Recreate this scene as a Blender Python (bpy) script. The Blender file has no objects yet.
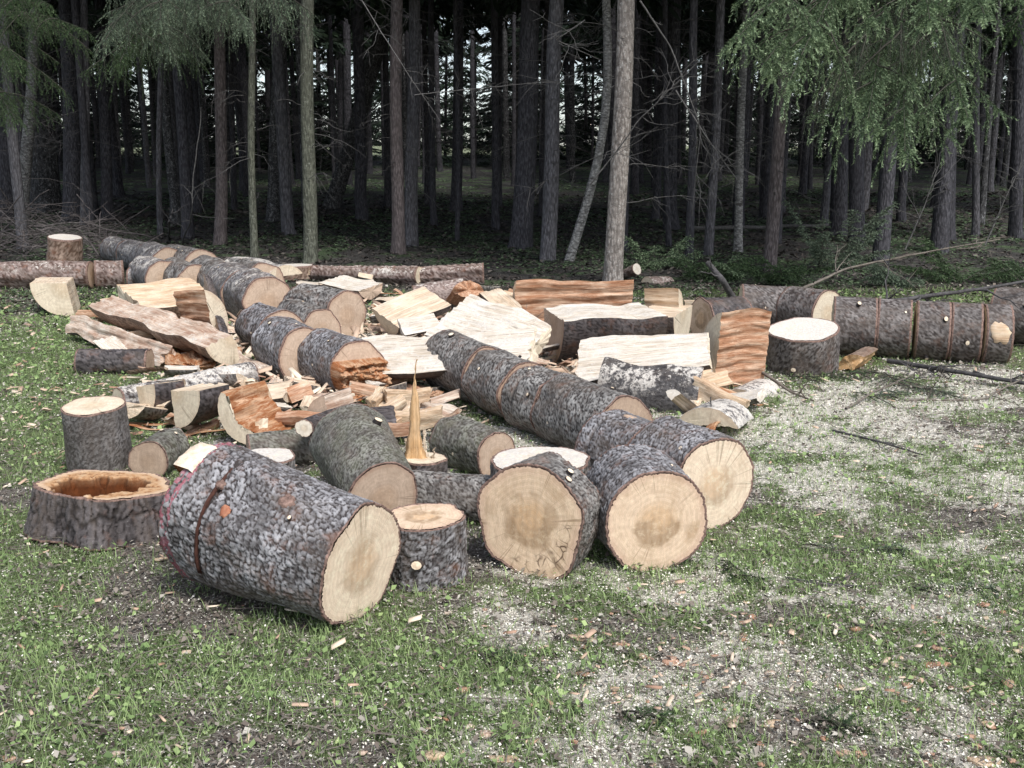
import bpy, math, random
import numpy as np
from mathutils import Vector, Matrix
R = math.radians
SC = bpy.context.scene
COL = SC.collection
random.seed(11)
rng = np.random.default_rng(5)

# ------------------------------------------------------------------ camera
F = 1050.0; HZ = 170.0; H = 1.5
PITCH = math.atan((384 - HZ) / F)
cp, sp = math.cos(PITCH), math.sin(PITCH)
cam_d = bpy.data.cameras.new('camera'); cam = bpy.data.objects.new('camera', cam_d); COL.objects.link(cam)
cam_d.sensor_width = 36; cam_d.lens = F / 1024 * 36; cam_d.clip_start = 0.05; cam_d.clip_end = 1500
cam.location = (0, 0, H); cam.rotation_euler = (math.pi / 2 - PITCH, 0, 0)
SC.camera = cam

# ------------------------------------------------------------------ noise
def _h(ix, iy, s):
    ix = ix.astype(np.int64); iy = iy.astype(np.int64)
    n = (ix * 374761393 + iy * 668265263 + s * 1442695041) & 0x7fffffff
    n = ((n ^ (n >> 13)) * 1274126177) & 0x7fffffff
    n = ((n ^ (n >> 15)) * 2246822519) & 0x7fffffff
    return ((n ^ (n >> 16)) & 0xffffff) / float(0xffffff)
def vn2(x, y, s=0):
    x = np.asarray(x, float); y = np.asarray(y, float)
    ix = np.floor(x); iy = np.floor(y); fx = x - ix; fy = y - iy
    fx = fx * fx * (3 - 2 * fx); fy = fy * fy * (3 - 2 * fy)
    a = _h(ix, iy, s); b = _h(ix + 1, iy, s); c = _h(ix, iy + 1, s); d = _h(ix + 1, iy + 1, s)
    return (a * (1 - fx) + b * fx) * (1 - fy) + (c * (1 - fx) + d * fx) * fy
def fbm2(x, y, s=0, o=4):
    r = 0; a = .5
    for k in range(o):
        r = r + a * vn2(np.asarray(x) * 2 ** k + 7.3 * k, np.asarray(y) * 2 ** k - 3.1 * k, s + k); a *= .5
    return r / (1 - .5 ** o)
def vn3(x, y, z, s=0):
    iz = np.floor(z); fz = z - iz; fz = fz * fz * (3 - 2 * fz)
    a = vn2(x + iz * 37.7, y + iz * 17.3, s); b = vn2(x + (iz + 1) * 37.7, y + (iz + 1) * 17.3, s)
    return a * (1 - fz) + b * fz
def worley(u, v, nu, s):
    iu = np.floor(u); iv = np.floor(v)
    f1 = np.full(u.shape, 9.); f2 = np.full(u.shape, 9.); cid = np.zeros(u.shape)
    for di in (-1, 0, 1):
        for dj in (-1, 0, 1):
            cu = iu + di; cv = iv + dj; cm = np.mod(cu, nu)
            px = cu + .15 + .7 * _h(cm, cv, s); py = cv + .15 + .7 * _h(cm, cv, s + 9)
            d = np.hypot(px - u, (py - v) * .9); r = _h(cm, cv, s + 21)
            nw = d < f1
            f2 = np.where(nw, f1, np.minimum(f2, d)); cid = np.where(nw, r, cid); f1 = np.where(nw, d, f1)
    return f1, f2, cid

# ------------------------------------------------------------------ terrain
def gz(x, y):
    x = np.asarray(x, float); y = np.asarray(y, float)
    t = np.maximum(0, y - 13.0)
    z = .05 * (np.sqrt(t * t + 9) - 3) * np.clip((90 - y) / 30 , 0.0, 1) ** 0
    z = np.minimum(z, 3.2)
    z = z + .03 * (fbm2(x * .5, y * .5, 3, 3) - .5) * np.clip((y - 1) / 3, 0, 1) + .25 * (fbm2(x * .09, y * .09, 8, 2) - .5) * np.clip((y - 12) / 20, 0, 1)
    return z
def dirv(u, v):
    X = (u - 512) / F; Y = -(v - 384) / F
    return Vector((X, cp + Y * sp, -sp + Y * cp))
def at(u, v, z=0.0):
    """point seen at pixel (u,v) at height z above the ground"""
    d = dirv(u, v); t = .5
    if d.z < -.02:
        t = (z - H) / d.z
        for _ in range(30):
            P = Vector((0, 0, H)) + d * t
            e = P.z - z - float(gz(P.x, P.y)); t += e / max(.05, -d.z) * .7
        return Vector((0, 0, H)) + d * t
    for i in range(4000):
        t += .03
        P = Vector((0, 0, H)) + d * t
        if P.z - z < float(gz(P.x, P.y)): break
    return P
def atY(u, v, Y):
    d = dirv(u, v); return Vector((0, 0, H)) + d * (Y / d.y)
def dep(P): return P.y * cp - (P.z - H) * sp

# ------------------------------------------------------------------ nodes
def material(name):
    m = bpy.data.materials.new(name); m.use_nodes = True
    nt = m.node_tree; nt.nodes.clear(); return m, NB(nt)
class NB:
    def __init__(s, nt): s.nt = nt
    def n(s, typ, **kw):
        nd = s.nt.nodes.new(typ)
        ins = kw.pop('i', {})
        for k, v in kw.items(): setattr(nd, k, v)
        for k, v in ins.items():
            if isinstance(v, bpy.types.NodeSocket): s.nt.links.new(v, nd.inputs[k])
            else: nd.inputs[k].default_value = v
        return nd
    def math(s, op, a, b=0.0, clamp=False):
        nd = s.n('ShaderNodeMath', operation=op, use_clamp=clamp, i={0: a, 1: b}); return nd.outputs[0]
    def noise(s, vec, scale, detail=3, rough=.55, dist=0.0):
        return s.n('ShaderNodeTexNoise', i={'Vector': vec, 'Scale': scale, 'Detail': detail, 'Roughness': rough, 'Distortion': dist}).outputs[0]
    def vor(s, vec, scale, feature='F1', rnd=1.0):
        return s.n('ShaderNodeTexVoronoi', feature=feature, i={'Vector': vec, 'Scale': scale, 'Randomness': rnd})
    def mapping(s, vec, scale=(1, 1, 1), loc=(0, 0, 0)):
        return s.n('ShaderNodeMapping', i={'Vector': vec, 'Scale': scale, 'Location': loc}).outputs[0]
    def ramp(s, f, stops, interp='LINEAR'):
        nd = s.n('ShaderNodeValToRGB', i={0: f}); cr = nd.color_ramp; cr.interpolation = interp
        while len(cr.elements) < len(stops): cr.elements.new(.5)
        for e, (p, c) in zip(cr.elements, stops):
            e.position = p; e.color = (c if isinstance(c, tuple) else (c, c, c)) + (1,)
        return nd.outputs[0]
    def mix(s, f, a, b, mode='MIX'):
        nd = s.n('ShaderNodeMix', data_type='RGBA', blend_type=mode)
        for k, v in ((0, f), (6, a), (7, b)):
            if isinstance(v, bpy.types.NodeSocket): s.nt.links.new(v, nd.inputs[k])
            else: nd.inputs[k].default_value = v if k == 0 else (tuple(v) + (1,) if len(v) == 3 else v)
        return nd.outputs[2]
    def attr(s, name): return s.n('ShaderNodeAttribute', attribute_name=name).outputs['Fac']
    def obj(s): return s.n('ShaderNodeTexCoord').outputs['Object']
    def rnd(s): return s.n('ShaderNodeObjectInfo').outputs['Random']
    def off(s, vec, k=7.0):
        c = s.n('ShaderNodeVectorMath', operation='SCALE', i={0: (1.0, .7, .4), 'Scale': s.math('MULTIPLY', s.rnd(), k)})
        return s.n('ShaderNodeVectorMath', operation='ADD', i={0: vec, 1: c.outputs[0]}).outputs[0]
    def bump(s, h, strength, dist, normal=None):
        i = {'Height': h, 'Strength': strength, 'Distance': dist}
        if normal is not None: i['Normal'] = normal
        return s.n('ShaderNodeBump', i=i).outputs[0]
    def out(s, color, rough=.85, normal=None, spec=.25, trans=None):
        i = {'Base Color': color, 'Roughness': rough, 'Specular IOR Level': spec}
        if normal is not None: i['Normal'] = normal
        b = s.n('ShaderNodeBsdfPrincipled', i=i); sh = b.outputs[0]
        if trans:
            t = s.n('ShaderNodeBsdfTranslucent', i={'Color': color}).outputs[0]
            mx = s.n('ShaderNodeMixShader', i={0: trans, 1: sh, 2: t}); sh = mx.outputs[0]
        s.n('ShaderNodeOutputMaterial', i={0: sh})

def up_factor(b, lo, hi):
    nz = b.n('ShaderNodeSeparateXYZ', i={0: b.n('ShaderNodeNewGeometry').outputs['Normal']}).outputs[2]
    return b.n('ShaderNodeMapRange', i={0: nz, 1: lo, 2: hi}).outputs[0]
DUST = (.80, .765, .70)
def dusted(b, col, vec, amount, scale=30):
    """sawdust lying on whatever faces upward"""
    if amount <= 0: return col
    n = b.math('ADD', b.noise(vec, scale, 5, .75), b.math('MULTIPLY', b.noise(vec, 5, 2), .5))
    th = b.math('SUBTRACT', n, 1.02 - amount * .55)
    f = b.math('MULTIPLY', b.math('MULTIPLY', th, 9.0, True), up_factor(b, .1, .65), True)
    dc = b.mix(b.noise(vec, 90, 2), (.30, .25, .21), DUST)
    return b.mix(f, col, dc)

def m_bark(name, c_plate, c_plate2, c_crev, dust=0., moss=0., warm=.0):
    m, b = material(name); o = b.obj(); ov = b.off(o, 9)
    hgt = b.attr('hgt'); cid = b.attr('cid')
    plate = b.mix(b.ramp(cid, [(0., .25), (1., .8)]), c_plate, c_plate2)
    n1 = b.noise(ov, 45, 5, .7); n2 = b.noise(ov, 6, 3, .6)
    plate = b.mix(b.ramp(n1, [(.35, .0), (.7, .9)]), b.mix(.5, plate, c_crev), plate)
    plate = b.mix(b.ramp(n2, [(.4, 0.), (.65, .55)]), plate, tuple(x * 1.45 for x in c_plate2))
    # pale lichen flecks
    fl = b.noise(ov, 140, 3, .8)
    plate = b.mix(b.ramp(fl, [(.63, 0.), (.74, .5)]), plate, (.48, .49, .49))
    n4 = b.noise(ov, 80, 4, .8)
    hh = b.math('ADD', hgt, b.math('MULTIPLY', b.math('SUBTRACT', n4, .5), .6))
    col = b.mix(b.ramp(hh, [(.10, 0.), (.62, 1.)]), c_crev, plate)  # low relief: dark brown bark, with crevice shade put into the colour
    col = b.mix(b.ramp(b.noise(b.mapping(ov, (1, 1, .35)), 7, 5, .7), [(.48, 0.), (.66, .55)]), col, (.115, .085, .065))
    col = b.mix(b.ramp(b.noise(ov, 16, 5, .75), [(.56, 0.), (.68, .5)]), col, tuple(x * .45 for x in c_plate))
    if warm: col = b.mix(b.ramp(b.noise(ov, 9, 4, .7), [(.55, 0.), (.68, warm)]), col, (.20, .085, .045))
    if moss: col = b.mix(b.ramp(b.noise(ov, 12, 4, .7), [(.42, 0.), (.66, moss)]), col, (.12, .14, .07))
    col = dusted(b, col, ov, dust)
    h = b.math('ADD', b.math('MULTIPLY', n1, .9), b.math('MULTIPLY', n4, 1.0))
    nm = b.bump(h, .8, .007)
    b.out(col, .62, nm, .45); return m
M = {}
M['bark_grey'] = m_bark('bark_grey', (.18, .168, .155), (.35, .335, .315), (.028, .021, .018), warm=.3, dust=.05)
M['bark_blue'] = m_bark('bark_blue', (.180, .170, .168), (.37, .363, .375), (.026, .019, .018), warm=.4)
M['bark_dust'] = m_bark('bark_dust', (.16, .15, .15), (.25, .24, .245), (.035, .026, .022), dust=.45, warm=.2)
M['bark_green'] = m_bark('bark_green', (.165, .155, .135), (.27, .26, .23), (.045, .036, .028), moss=.28, dust=.15)
M['bark_dark'] = m_bark('bark_dark', (.075, .062, .062), (.12, .105, .105), (.016, .012, .012), warm=.3)
M['bark_snow'] = m_bark('bark_snow', (.14, .13, .13), (.25, .24, .24), (.03, .022, .02), dust=.62)
M['bark_right'] = m_bark('bark_right', (.125, .108, .100), (.215, .195, .185), (.032, .023, .02), dust=.16, warm=.25)

def m_face(name, base, core, outer, coredark=.5, dust=0., stain=.3, crack=False):
    m, b = material(name); o = b.obj(); ov = b.off(o, 5)
    rn = b.attr('rn')
    wob = b.math('MULTIPLY', b.math('SUBTRACT', b.noise(ov, 5, 3), .5), .22)
    r = b.math('ADD', rn, wob)
    rings = b.math('SINE', b.math('MULTIPLY', r, 170.0))
    rings2 = b.math('SINE', b.math('MULTIPLY', b.math('ADD', r, b.math('MULTIPLY', rings, .001)), 61.0))
    col = b.ramp(r, [(0., tuple(core)), (.28, tuple(x * .95 + y * .05 for x, y in zip(core, base))), (.50, tuple(base)), (.86, tuple(base)), (.99, tuple(outer))])
    # horseshoe core stain
    sep = b.n('ShaderNodeSeparateXYZ', i={0: ov}).outputs
    st = b.noise(ov, 7.5, 3, .6, .6)
    stm = b.math('MULTIPLY', b.ramp(st, [(.47, 0.), (.56, 1.)]), b.ramp(r, [(.0, .2), (.28, 1.), (.55, .6), (.62, 0.)]))
    col = b.mix(b.math('MULTIPLY', stm, coredark), col, tuple(x * .52 for x in core))
    oy = b.n('ShaderNodeSeparateXYZ', i={0: o}).outputs[1]
    hs_ = b.math('MULTIPLY', b.ramp(r, [(.24, 0.), (.31, 1.), (.46, 1.), (.53, 0.)]), b.ramp(b.math('ADD', b.math('MULTIPLY', oy, -4.0), b.noise(ov, 16, 3)), [(.42, 0.), (.62, 1.)]))
    col = b.mix(b.math('MULTIPLY', hs_, coredark), col, tuple(x * .50 for x in core))
    dirn = b.n('ShaderNodeVectorMath', operation='NORMALIZE', i={0: b.mapping(o, (1, 1, 0))}).outputs[0]
    rk = b.noise(b.off(dirn, 30), 3.2, 2, .5, .15)
    rk = b.math('MULTIPLY', b.ramp(rk, [(.488, 0.), (.497, 1.), (.503, 1.), (.512, 0.)]), b.math('MULTIPLY', b.ramp(r, [(.35, 0.), (.6, .8), (.97, 1.)]), b.ramp(b.noise(ov, 6, 2), [(.45, 0.), (.55, .8)])))
    col = b.mix(rk, col, tuple(x * .25 for x in core))
    if name == 'never':
        dpt = b.attr('depth'); DPT = b.ramp(b.math('ADD', dpt, b.math('MULTIPLY', b.math('SUBTRACT', b.noise(ov, 25, 4, .7), .5), .03)), [(.004, 0.), (.03, .6), (.09, 1.)])
    st2 = b.math('MULTIPLY', b.ramp(b.noise(ov, 4.0, 3, .6, .3), [(.55, 0.), (.62, 1.)]), b.ramp(r, [(.6, 0.), (.72, 1.), (.88, 1.), (.93, 0.)]))
    col = b.mix(b.math('MULTIPLY', st2, stain), col, tuple(x * .62 for x in core))
    col = b.mix(b.math('MULTIPLY', b.math('MULTIPLY', b.math('ADD', rings, 1.), .20), b.noise(ov, 8, 2)), col, tuple(x * .55 for x in core))
    col = b.mix(b.math('MULTIPLY', b.math('MULTIPLY', b.math('ADD', rings2, 1.), .20), b.noise(ov, 5, 2)), col, tuple(x * .6 for x in core))
    # chainsaw arcs
    sw = b.n('ShaderNodeTexWave', wave_type='BANDS', i={'Vector': b.mapping(ov, (1, .35, 1)), 'Scale': 9.0, 'Distortion': 6, 'Detail': 2.0, 'Detail Scale': 1.2}).outputs[1]
    col = b.mix(b.math('MULTIPLY', sw, .10), col, tuple(min(1, x * 1.25) for x in base))
    fine = b.noise(b.mapping(ov, (1, .25, 1)), 160, 4, .75)
    col = b.mix(b.ramp(fine, [(.35, .5), (.6, 0.)]), col, tuple(x * .62 for x in base))
    col = b.mix(b.ramp(b.noise(ov, 30, 5, .75), [(.5, 0.), (.7, .4)]), col, tuple(min(.85, x * 1.3) for x in base))
    col = b.mix(b.ramp(b.noise(ov, 11, 4, .7), [(.5, 0.), (.72, .35)]), col, tuple(x * .6 for x in core))
    if name == 'never': col = b.mix(DPT, col, b.mix(b.noise(ov, 20, 4, .7), (.30, .11, .03), (.03, .012, .006)))
    h = b.math('ADD', b.math('MULTIPLY', fine, 1.), b.math('MULTIPLY', sw, .5))
    if crack:
        d = b.vor(b.n('ShaderNodeVectorMath', operation='ADD', i={0: ov, 1: b.mapping(b.n('ShaderNodeTexNoise', i={'Vector': ov, 'Scale': 14.0}).outputs[1], (.06, .06, .06))}).outputs[0], 26, 'DISTANCE_TO_EDGE').outputs[0]
        ox = b.n('ShaderNodeSeparateXYZ', i={0: o}).outputs
        # only in the lower right of the face
        reg = b.math('MULTIPLY', b.math('SUBTRACT', b.math('SUBTRACT', b.math('MULTIPLY', ox[0], .75), b.math('MULTIPLY', ox[1], 1.)), .085), 30, True)
        reg = b.math('MULTIPLY', reg, b.ramp(r, [(.50, 0.), (.66, 1.), (.86, 1.), (.93, 0.)]))
        reg = b.math('MULTIPLY', reg, b.ramp(b.noise(ov, 13, 2), [(.42, 0.), (.55, 1.)]))
        cm = b.math('MULTIPLY', b.ramp(d, [(.0, 1.), (.09, 0.)]), reg)
        col = b.mix(cm, col, (.05, .022, .012))
    col = dusted(b, col, ov, dust, 45)
    b.out(col, .75, b.bump(h, .35, .002), .2); return m
M['face_tan'] = m_face('face_tan', (.70, .535, .39), (.60, .40, .235), (.58, .40, .30), 1.0, stain=.8)
M['face_crack'] = m_face('face_crack', (.70, .53, .375), (.56, .36, .20), (.60, .42, .31), .9, stain=.4, crack=True)
M['face_pale'] = m_face('face_pale', (.76, .62, .47), (.60, .42, .27), (.68, .53, .40), .5, stain=.35)
M['face_old'] = m_face('face_old', (.44, .325, .24), (.38, .27, .19), (.34, .23, .17), .35)
M['face_pink'] = m_face('face_pink', (.54, .41, .31), (.50, .35, .24), (.40, .26, .19), .3)
M['face_white'] = m_face('face_white', (.76, .68, .56), (.66, .54, .4), (.66, .54, .42), .2, dust=.75)
M['face_cream'] = m_face('face_cream', (.70, .60, .46), (.62, .48, .33), (.58, .44, .32), .25, dust=.3)

def m_wood(name, c1, c2, c3, dust=0., rot=0., fib=1.0):
    """riven or sawn-along wood: fibres run along local z"""
    m, b = material(name); o = b.obj(); ov = b.off(o, 9)
    fz = b.mapping(ov, (1, 1, .03))
    n1 = b.noise(fz, 110, 5, .75); n2 = b.noise(b.mapping(ov, (1, 1, .035)), 38, 5, .7); n3 = b.noise(ov, 5, 3, .6)
    col = b.ramp(n2, [(.3, tuple(c1)), (.5, tuple(c2)), (.68, tuple(c3))])
    col = b.mix(b.ramp(n1, [(.35, .75), (.6, 0.)]), col, tuple(x * .42 for x in c1))
    col = b.mix(b.ramp(n3, [(.45, 0.), (.7, .6)]), col, tuple(c3))
    if rot:
        rr = b.noise(b.mapping(ov, (1, 1, .18)), 20, 6, .8, .4)
        col = b.mix(b.ramp(rr, [(.44, 0.), (.56, rot)]), col, (.26, .095, .035))
        col = b.mix(b.ramp(rr, [(.60, 0.), (.67, rot)]), col, (.06, .022, .012))
    col = dusted(b, col, ov, dust, 40)
    b.out(col, .8, b.bump(b.math('ADD', n1, b.math('MULTIPLY', n2, .8)), .7 * fib, .006), .2); return m
M['wood_pale'] = m_wood('wood_pale', (.55, .40, .27), (.66, .52, .38), (.76, .66, .52), dust=.25)
M['wood_red'] = m_wood('wood_red', (.38, .19, .11), (.58, .36, .235), (.70, .53, .39), rot=.6, dust=.2)
M['wood_pink'] = m_wood('wood_pink', (.34, .21, .15), (.58, .45, .35), (.76, .67, .56), rot=.35, dust=.35)
M['wood_white'] = m_wood('wood_white', (.46, .37, .28), (.66, .58, .48), (.78, .73, .65), dust=.5, fib=1.0)
M['wood_rot'] = m_wood('wood_rot', (.34, .17, .085), (.50, .29, .16), (.62, .43, .29), rot=1.0, dust=.1)
M['wood_block'] = m_wood('wood_block', (.52, .36, .22), (.66, .50, .345), (.74, .62, .47), rot=.25, dust=.3)

def simple(name, c1, c2, scale=20, rough=.85, bump=.5, bd=.004, dust=0., stretch=(1, 1, 1)):
    m, b = material(name); ov = b.off(b.obj()); n = b.noise(b.mapping(ov, stretch), scale, 5, .7)
    col = b.mix(b.ramp(n, [(.35, 0.), (.65, 1.)]), c1, c2); col = dusted(b, col, ov, dust)
    b.out(col, rough, b.bump(n, bump, bd), .25); return m
M['bark_rim'] = simple('bark_rim', (.09, .055, .045), (.28, .185, .15), 60)
M['paint_red'] = simple('paint_red', (.22, .05, .065), (.30, .17, .19), 60)
M['stub'] = simple('stub', (.55, .42, .3), (.75, .65, .5), 40)
M['crevice'] = simple('crevice', (.035, .016, .012), (.085, .035, .025), 50)
M['twig'] = simple('twig', (.09, .075, .062), (.19, .165, .14), 25)
M['twig_grey'] = simple('twig_grey', (.055, .052, .05), (.13, .125, .12), 25)
M['twig_dark'] = simple('twig_dark', (.035, .032, .032), (.09, .085, .085), 25)
M['bough_wood'] = simple('bough_wood', (.035, .032, .026), (.075, .07, .055), 40)

def m_trunk(name, c1, c2, c3, vstretch=.25, scale=55, fleck=None, band=None):
    m, b = material(name); ov = b.off(b.obj(), 20)
    v = b.mapping(ov, (1, 1, vstretch))
    n = b.noise(v, scale, 4, .7); n2 = b.noise(b.mapping(ov, (1, 1, .5)), 4, 3, .6)
    cell = b.vor(v, scale * .75).outputs[0]
    col = b.ramp(n, [(.33, tuple(c1)), (.52, tuple(c2)), (.7, tuple(c3))])
    col = b.mix(b.ramp(cell, [(.35, 0.), (.75, .8)]), col, tuple(x * .6 for x in c1))
    col = b.mix(b.ramp(n2, [(.4, .0), (.65, .5)]), col, tuple(x * .55 for x in c2))
    if fleck: col = b.mix(b.ramp(b.noise(ov, 26, 4, .75), [(.56, 0.), (.66, .8)]), col, tuple(fleck))
    if band:
        bd = b.noise(b.mapping(ov, (.25, .25, 1)), 26, 4, .7)
        col = b.mix(b.ramp(bd, [(.58, 0.), (.63, .9)]), col, tuple(band))
    b.out(col, .85, b.bump(b.math('SUBTRACT', n, cell), .8, .015), .2); return m
M['tr_grey'] = m_trunk('trunk_grey', (.06, .056, .06), (.14, .135, .145), (.24, .235, .25))
M['tr_dark'] = m_trunk('trunk_dark', (.034, .033, .038), (.080, .077, .086), (.15, .145, .16))
M['tr_red'] = m_trunk('trunk_red', (.085, .068, .066), (.165, .138, .135), (.25, .215, .21))
M['tr_green'] = m_trunk('trunk_green', (.07, .072, .055), (.135, .14, .108), (.20, .21, .165), fleck=(.24, .25, .21))
M['tr_light'] = m_trunk('trunk_light', (.18, .15, .13), (.36, .32, .29), (.54, .50, .46), vstretch=.4, scale=40, fleck=(.50, .48, .45))
M['tr_birch'] = m_trunk('trunk_birch', (.14, .135, .13), (.30, .295, .285), (.46, .455, .44), vstretch=1.6, scale=25, band=(.045, .042, .04))
M['tr_birchdark'] = m_trunk('trunk_birch_dark', (.03, .03, .03), (.075, .073, .075), (.28, .28, .28), vstretch=.5, scale=24, fleck=(.30, .30, .30))

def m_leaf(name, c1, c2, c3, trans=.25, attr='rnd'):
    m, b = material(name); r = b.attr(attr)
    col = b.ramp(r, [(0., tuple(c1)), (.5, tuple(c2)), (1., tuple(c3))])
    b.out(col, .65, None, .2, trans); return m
M['needle'] = m_leaf('needle_green', (.030, .052, .028), (.065, .105, .05), (.14, .20, .09))
M['needle_bright'] = m_leaf('needle_bright', (.035, .060, .034), (.14, .20, .11), (.48, .60, .36))
M['needle_grey'] = m_leaf('needle_grey', (.04, .058, .042), (.12, .155, .11), (.29, .37, .24))
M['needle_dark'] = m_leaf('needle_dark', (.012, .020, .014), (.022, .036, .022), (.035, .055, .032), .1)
M['grass'] = m_leaf('grass_blades', (.08, .11, .050), (.23, .32, .13), (.52, .64, .30))
M['straw'] = m_leaf('dry_grass', (.15, .14, .11), (.36, .34, .285), (.62, .59, .52))
M['herb'] = m_leaf('herb_leaves', (.08, .12, .05), (.20, .29, .11), (.40, .50, .22))
M['forest_herb'] = m_leaf('forest_herb', (.06, .095, .055), (.12, .175, .095), (.20, .27, .15))
M['forest_litter'] = m_leaf('forest_litter', (.025, .02, .018), (.06, .05, .045), (.13, .115, .10), .05)
M['litter'] = m_leaf('leaf_litter', (.045, .034, .028), (.17, .14, .115), (.40, .37, .32), .05)
M['flakes'] = m_leaf('sawdust_flakes', (.58, .52, .43), (.78, .73, .63), (.88, .85, .78), .1)
M['chips'] = m_leaf('chip_slivers', (.30, .17, .115), (.52, .38, .28), (.76, .66, .52), .0)
# extra materials
M['bark_strip'] = m_bark('bark_strip', (.20, .14, .12), (.36, .29, .26), (.07, .035, .025), dust=.4, warm=.5)
M['bark_red'] = m_bark('bark_red', (.26, .17, .12), (.36, .27, .21), (.09, .05, .03), dust=.1, warm=.6)
M['bark_snow_dark'] = m_bark('bark_snow_dark', (.05, .045, .045), (.085, .08, .08), (.016, .012, .012), dust=.5)
def _rot():
    m, b = material('wood_rot_shaded_face'); o = b.obj(); d = b.attr('depth'); n = b.noise(o, 30, 5, .75)
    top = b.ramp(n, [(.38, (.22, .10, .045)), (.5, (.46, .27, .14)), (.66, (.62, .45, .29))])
    deep = b.mix(b.noise(o, 22, 5, .75), (.15, .042, .010), (.008, .004, .002))  # rotten wood inside; the hollow's shade is put into the colour, darkening with depth
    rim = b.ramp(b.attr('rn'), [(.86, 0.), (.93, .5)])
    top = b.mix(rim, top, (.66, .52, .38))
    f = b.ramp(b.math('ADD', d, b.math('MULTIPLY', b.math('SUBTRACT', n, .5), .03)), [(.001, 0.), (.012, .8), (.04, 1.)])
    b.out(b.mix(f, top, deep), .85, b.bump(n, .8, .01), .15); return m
M['wood_rot_shaded_face'] = _rot()
M['face_white_wood'] = simple('torn_pale', (.55, .42, .3), (.75, .66, .54), 40)
M['bark_fine'] = m_bark('bark_fine', (.13, .115, .105), (.20, .185, .175), (.06, .05, .045), dust=.05)
M['scar_orange'] = simple('scar_orange', (.26, .09, .05), (.42, .20, .12), 50)
M['face_striped'] = m_wood('face_striped', (.45, .32, .2), (.66, .52, .37), (.76, .66, .52))
M['face_pink_p'] = simple('tan_patch', (.36, .25, .18), (.52, .38, .28), 50)
M['wood_end'] = M['face_tan']; 
M['wood_redchip'] = m_wood('wood_redchip', (.36, .17, .10), (.52, .30, .20), (.60, .42, .32))
M['twig_brush'] = simple('twig_brush', (.045, .038, .036), (.16, .14, .135), 12)
if True: M['wood_orange'] = m_wood('wood_orange', (.50, .27, .11), (.64, .40, .20), (.72, .52, .32), dust=.1) 
# ------------------------------------------------------------------ mesh helpers
def mk(name, verts, faces, mats, attrs=None, smooth=False, mat_index=None):
    """verts Nx3, faces: list of int arrays (Mx3 / Mx4)"""
    me = bpy.data.meshes.new(name)
    verts = np.asarray(verts, np.float32)
    fs = [np.asarray(f, np.int32) for f in (faces if isinstance(faces, list) else [faces]) if len(f)]
    me.vertices.add(len(verts)); me.vertices.foreach_set('co', verts.ravel())
    tot = np.concatenate([np.full(len(f), f.shape[1], np.int32) for f in fs])
    st = np.concatenate([[0], np.cumsum(tot)[:-1]]).astype(np.int32)
    li = np.concatenate([f.ravel() for f in fs])
    me.loops.add(len(li)); me.loops.foreach_set('vertex_index', li)
    me.polygons.add(len(tot)); me.polygons.foreach_set('loop_start', st)
    try: me.polygons.foreach_set('loop_total', tot)
    except Exception: pass
    if smooth: me.polygons.foreach_set('use_smooth', np.ones(len(tot), bool))
    if mat_index is not None: me.polygons.foreach_set('material_index', np.asarray(mat_index, np.int32))
    for k, v in (attrs or {}).items():
        a = me.attributes.new(k, 'FLOAT', 'POINT'); a.data.foreach_set('value', np.asarray(v, np.float32))
    for m in (mats if isinstance(mats, (list, tuple)) else [mats]): me.materials.append(m)
    me.update(calc_edges=True); me.validate()
    return me
def link(name, me, parent=None, mat=None):
    o = bpy.data.objects.new(name, me); COL.objects.link(o)
    if parent is not None: o.parent = parent
    if mat is not None: o.matrix_local = mat
    return o
def tag(o, label=None, cat=None, group=None, kind=None):
    if label: o['label'] = label
    if cat: o['category'] = cat
    if group: o['group'] = group
    if kind: o['kind'] = kind
    return o
def thing(name, label, cat, loc, group=None):
    o = bpy.data.objects.new(name, None); o.empty_display_size = .1; COL.objects.link(o); o.location = loc
    return tag(o, label, cat, group)
def gridf(nu, nv, wrap=False, base=0):
    """quads for a grid indexed [v*nu+u]; u wraps when asked"""
    uu = np.arange(nu if wrap else nu - 1); vv = np.arange(nv - 1)
    U, V = np.meshgrid(uu, vv); U = U.ravel(); V = V.ravel(); U1 = (U + 1) % nu
    return np.stack([V * nu + U, V * nu + U1, (V + 1) * nu + U1, (V + 1) * nu + U], 1) + base
def frame(A, B, roll=0.):
    a = (B - A).normalized()
    up = Vector((0, 0, 1))
    if abs(a.z) > .85: up = Vector((0, 1, 0)) if a.z > 0 else Vector((0, -1, 0))
    e1 = up.cross(a).normalized(); e2 = a.cross(e1)
    if roll:
        c, s = math.cos(roll), math.sin(roll); e1, e2 = e1 * c + e2 * s, e2 * c - e1 * s
    m = Matrix((e1, e2, a)).transposed().to_4x4(); m.translation = A
    return m
def tubes(paths, radii, ns=4, cap=False):
    """many tubes in one vert/face list. paths: list of Nx3 arrays"""
    V = []; Fq = []; base = 0
    an = np.arange(ns) / ns * 2 * np.pi
    for P, r in zip(paths, radii):
        P = np.asarray(P, float); n = len(P); r = np.broadcast_to(np.asarray(r, float), (n,))
        T = np.gradient(P, axis=0); T /= np.linalg.norm(T, axis=1)[:, None] + 1e-9
        ref = np.where(np.abs(T[:, 2:3]) > .9, np.array([[1., 0, 0]]), np.array([[0, 0, 1.]]))
        E1 = np.cross(ref, T); E1 /= np.linalg.norm(E1, axis=1)[:, None] + 1e-9; E2 = np.cross(T, E1)
        ring = P[:, None, :] + r[:, None, None] * (np.cos(an)[None, :, None] * E1[:, None, :] + np.sin(an)[None, :, None] * E2[:, None, :])
        V.append(ring.reshape(-1, 3)); Fq.append(gridf(ns, n, True, base)); base += n * ns
    return np.concatenate(V), np.concatenate(Fq)

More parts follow.
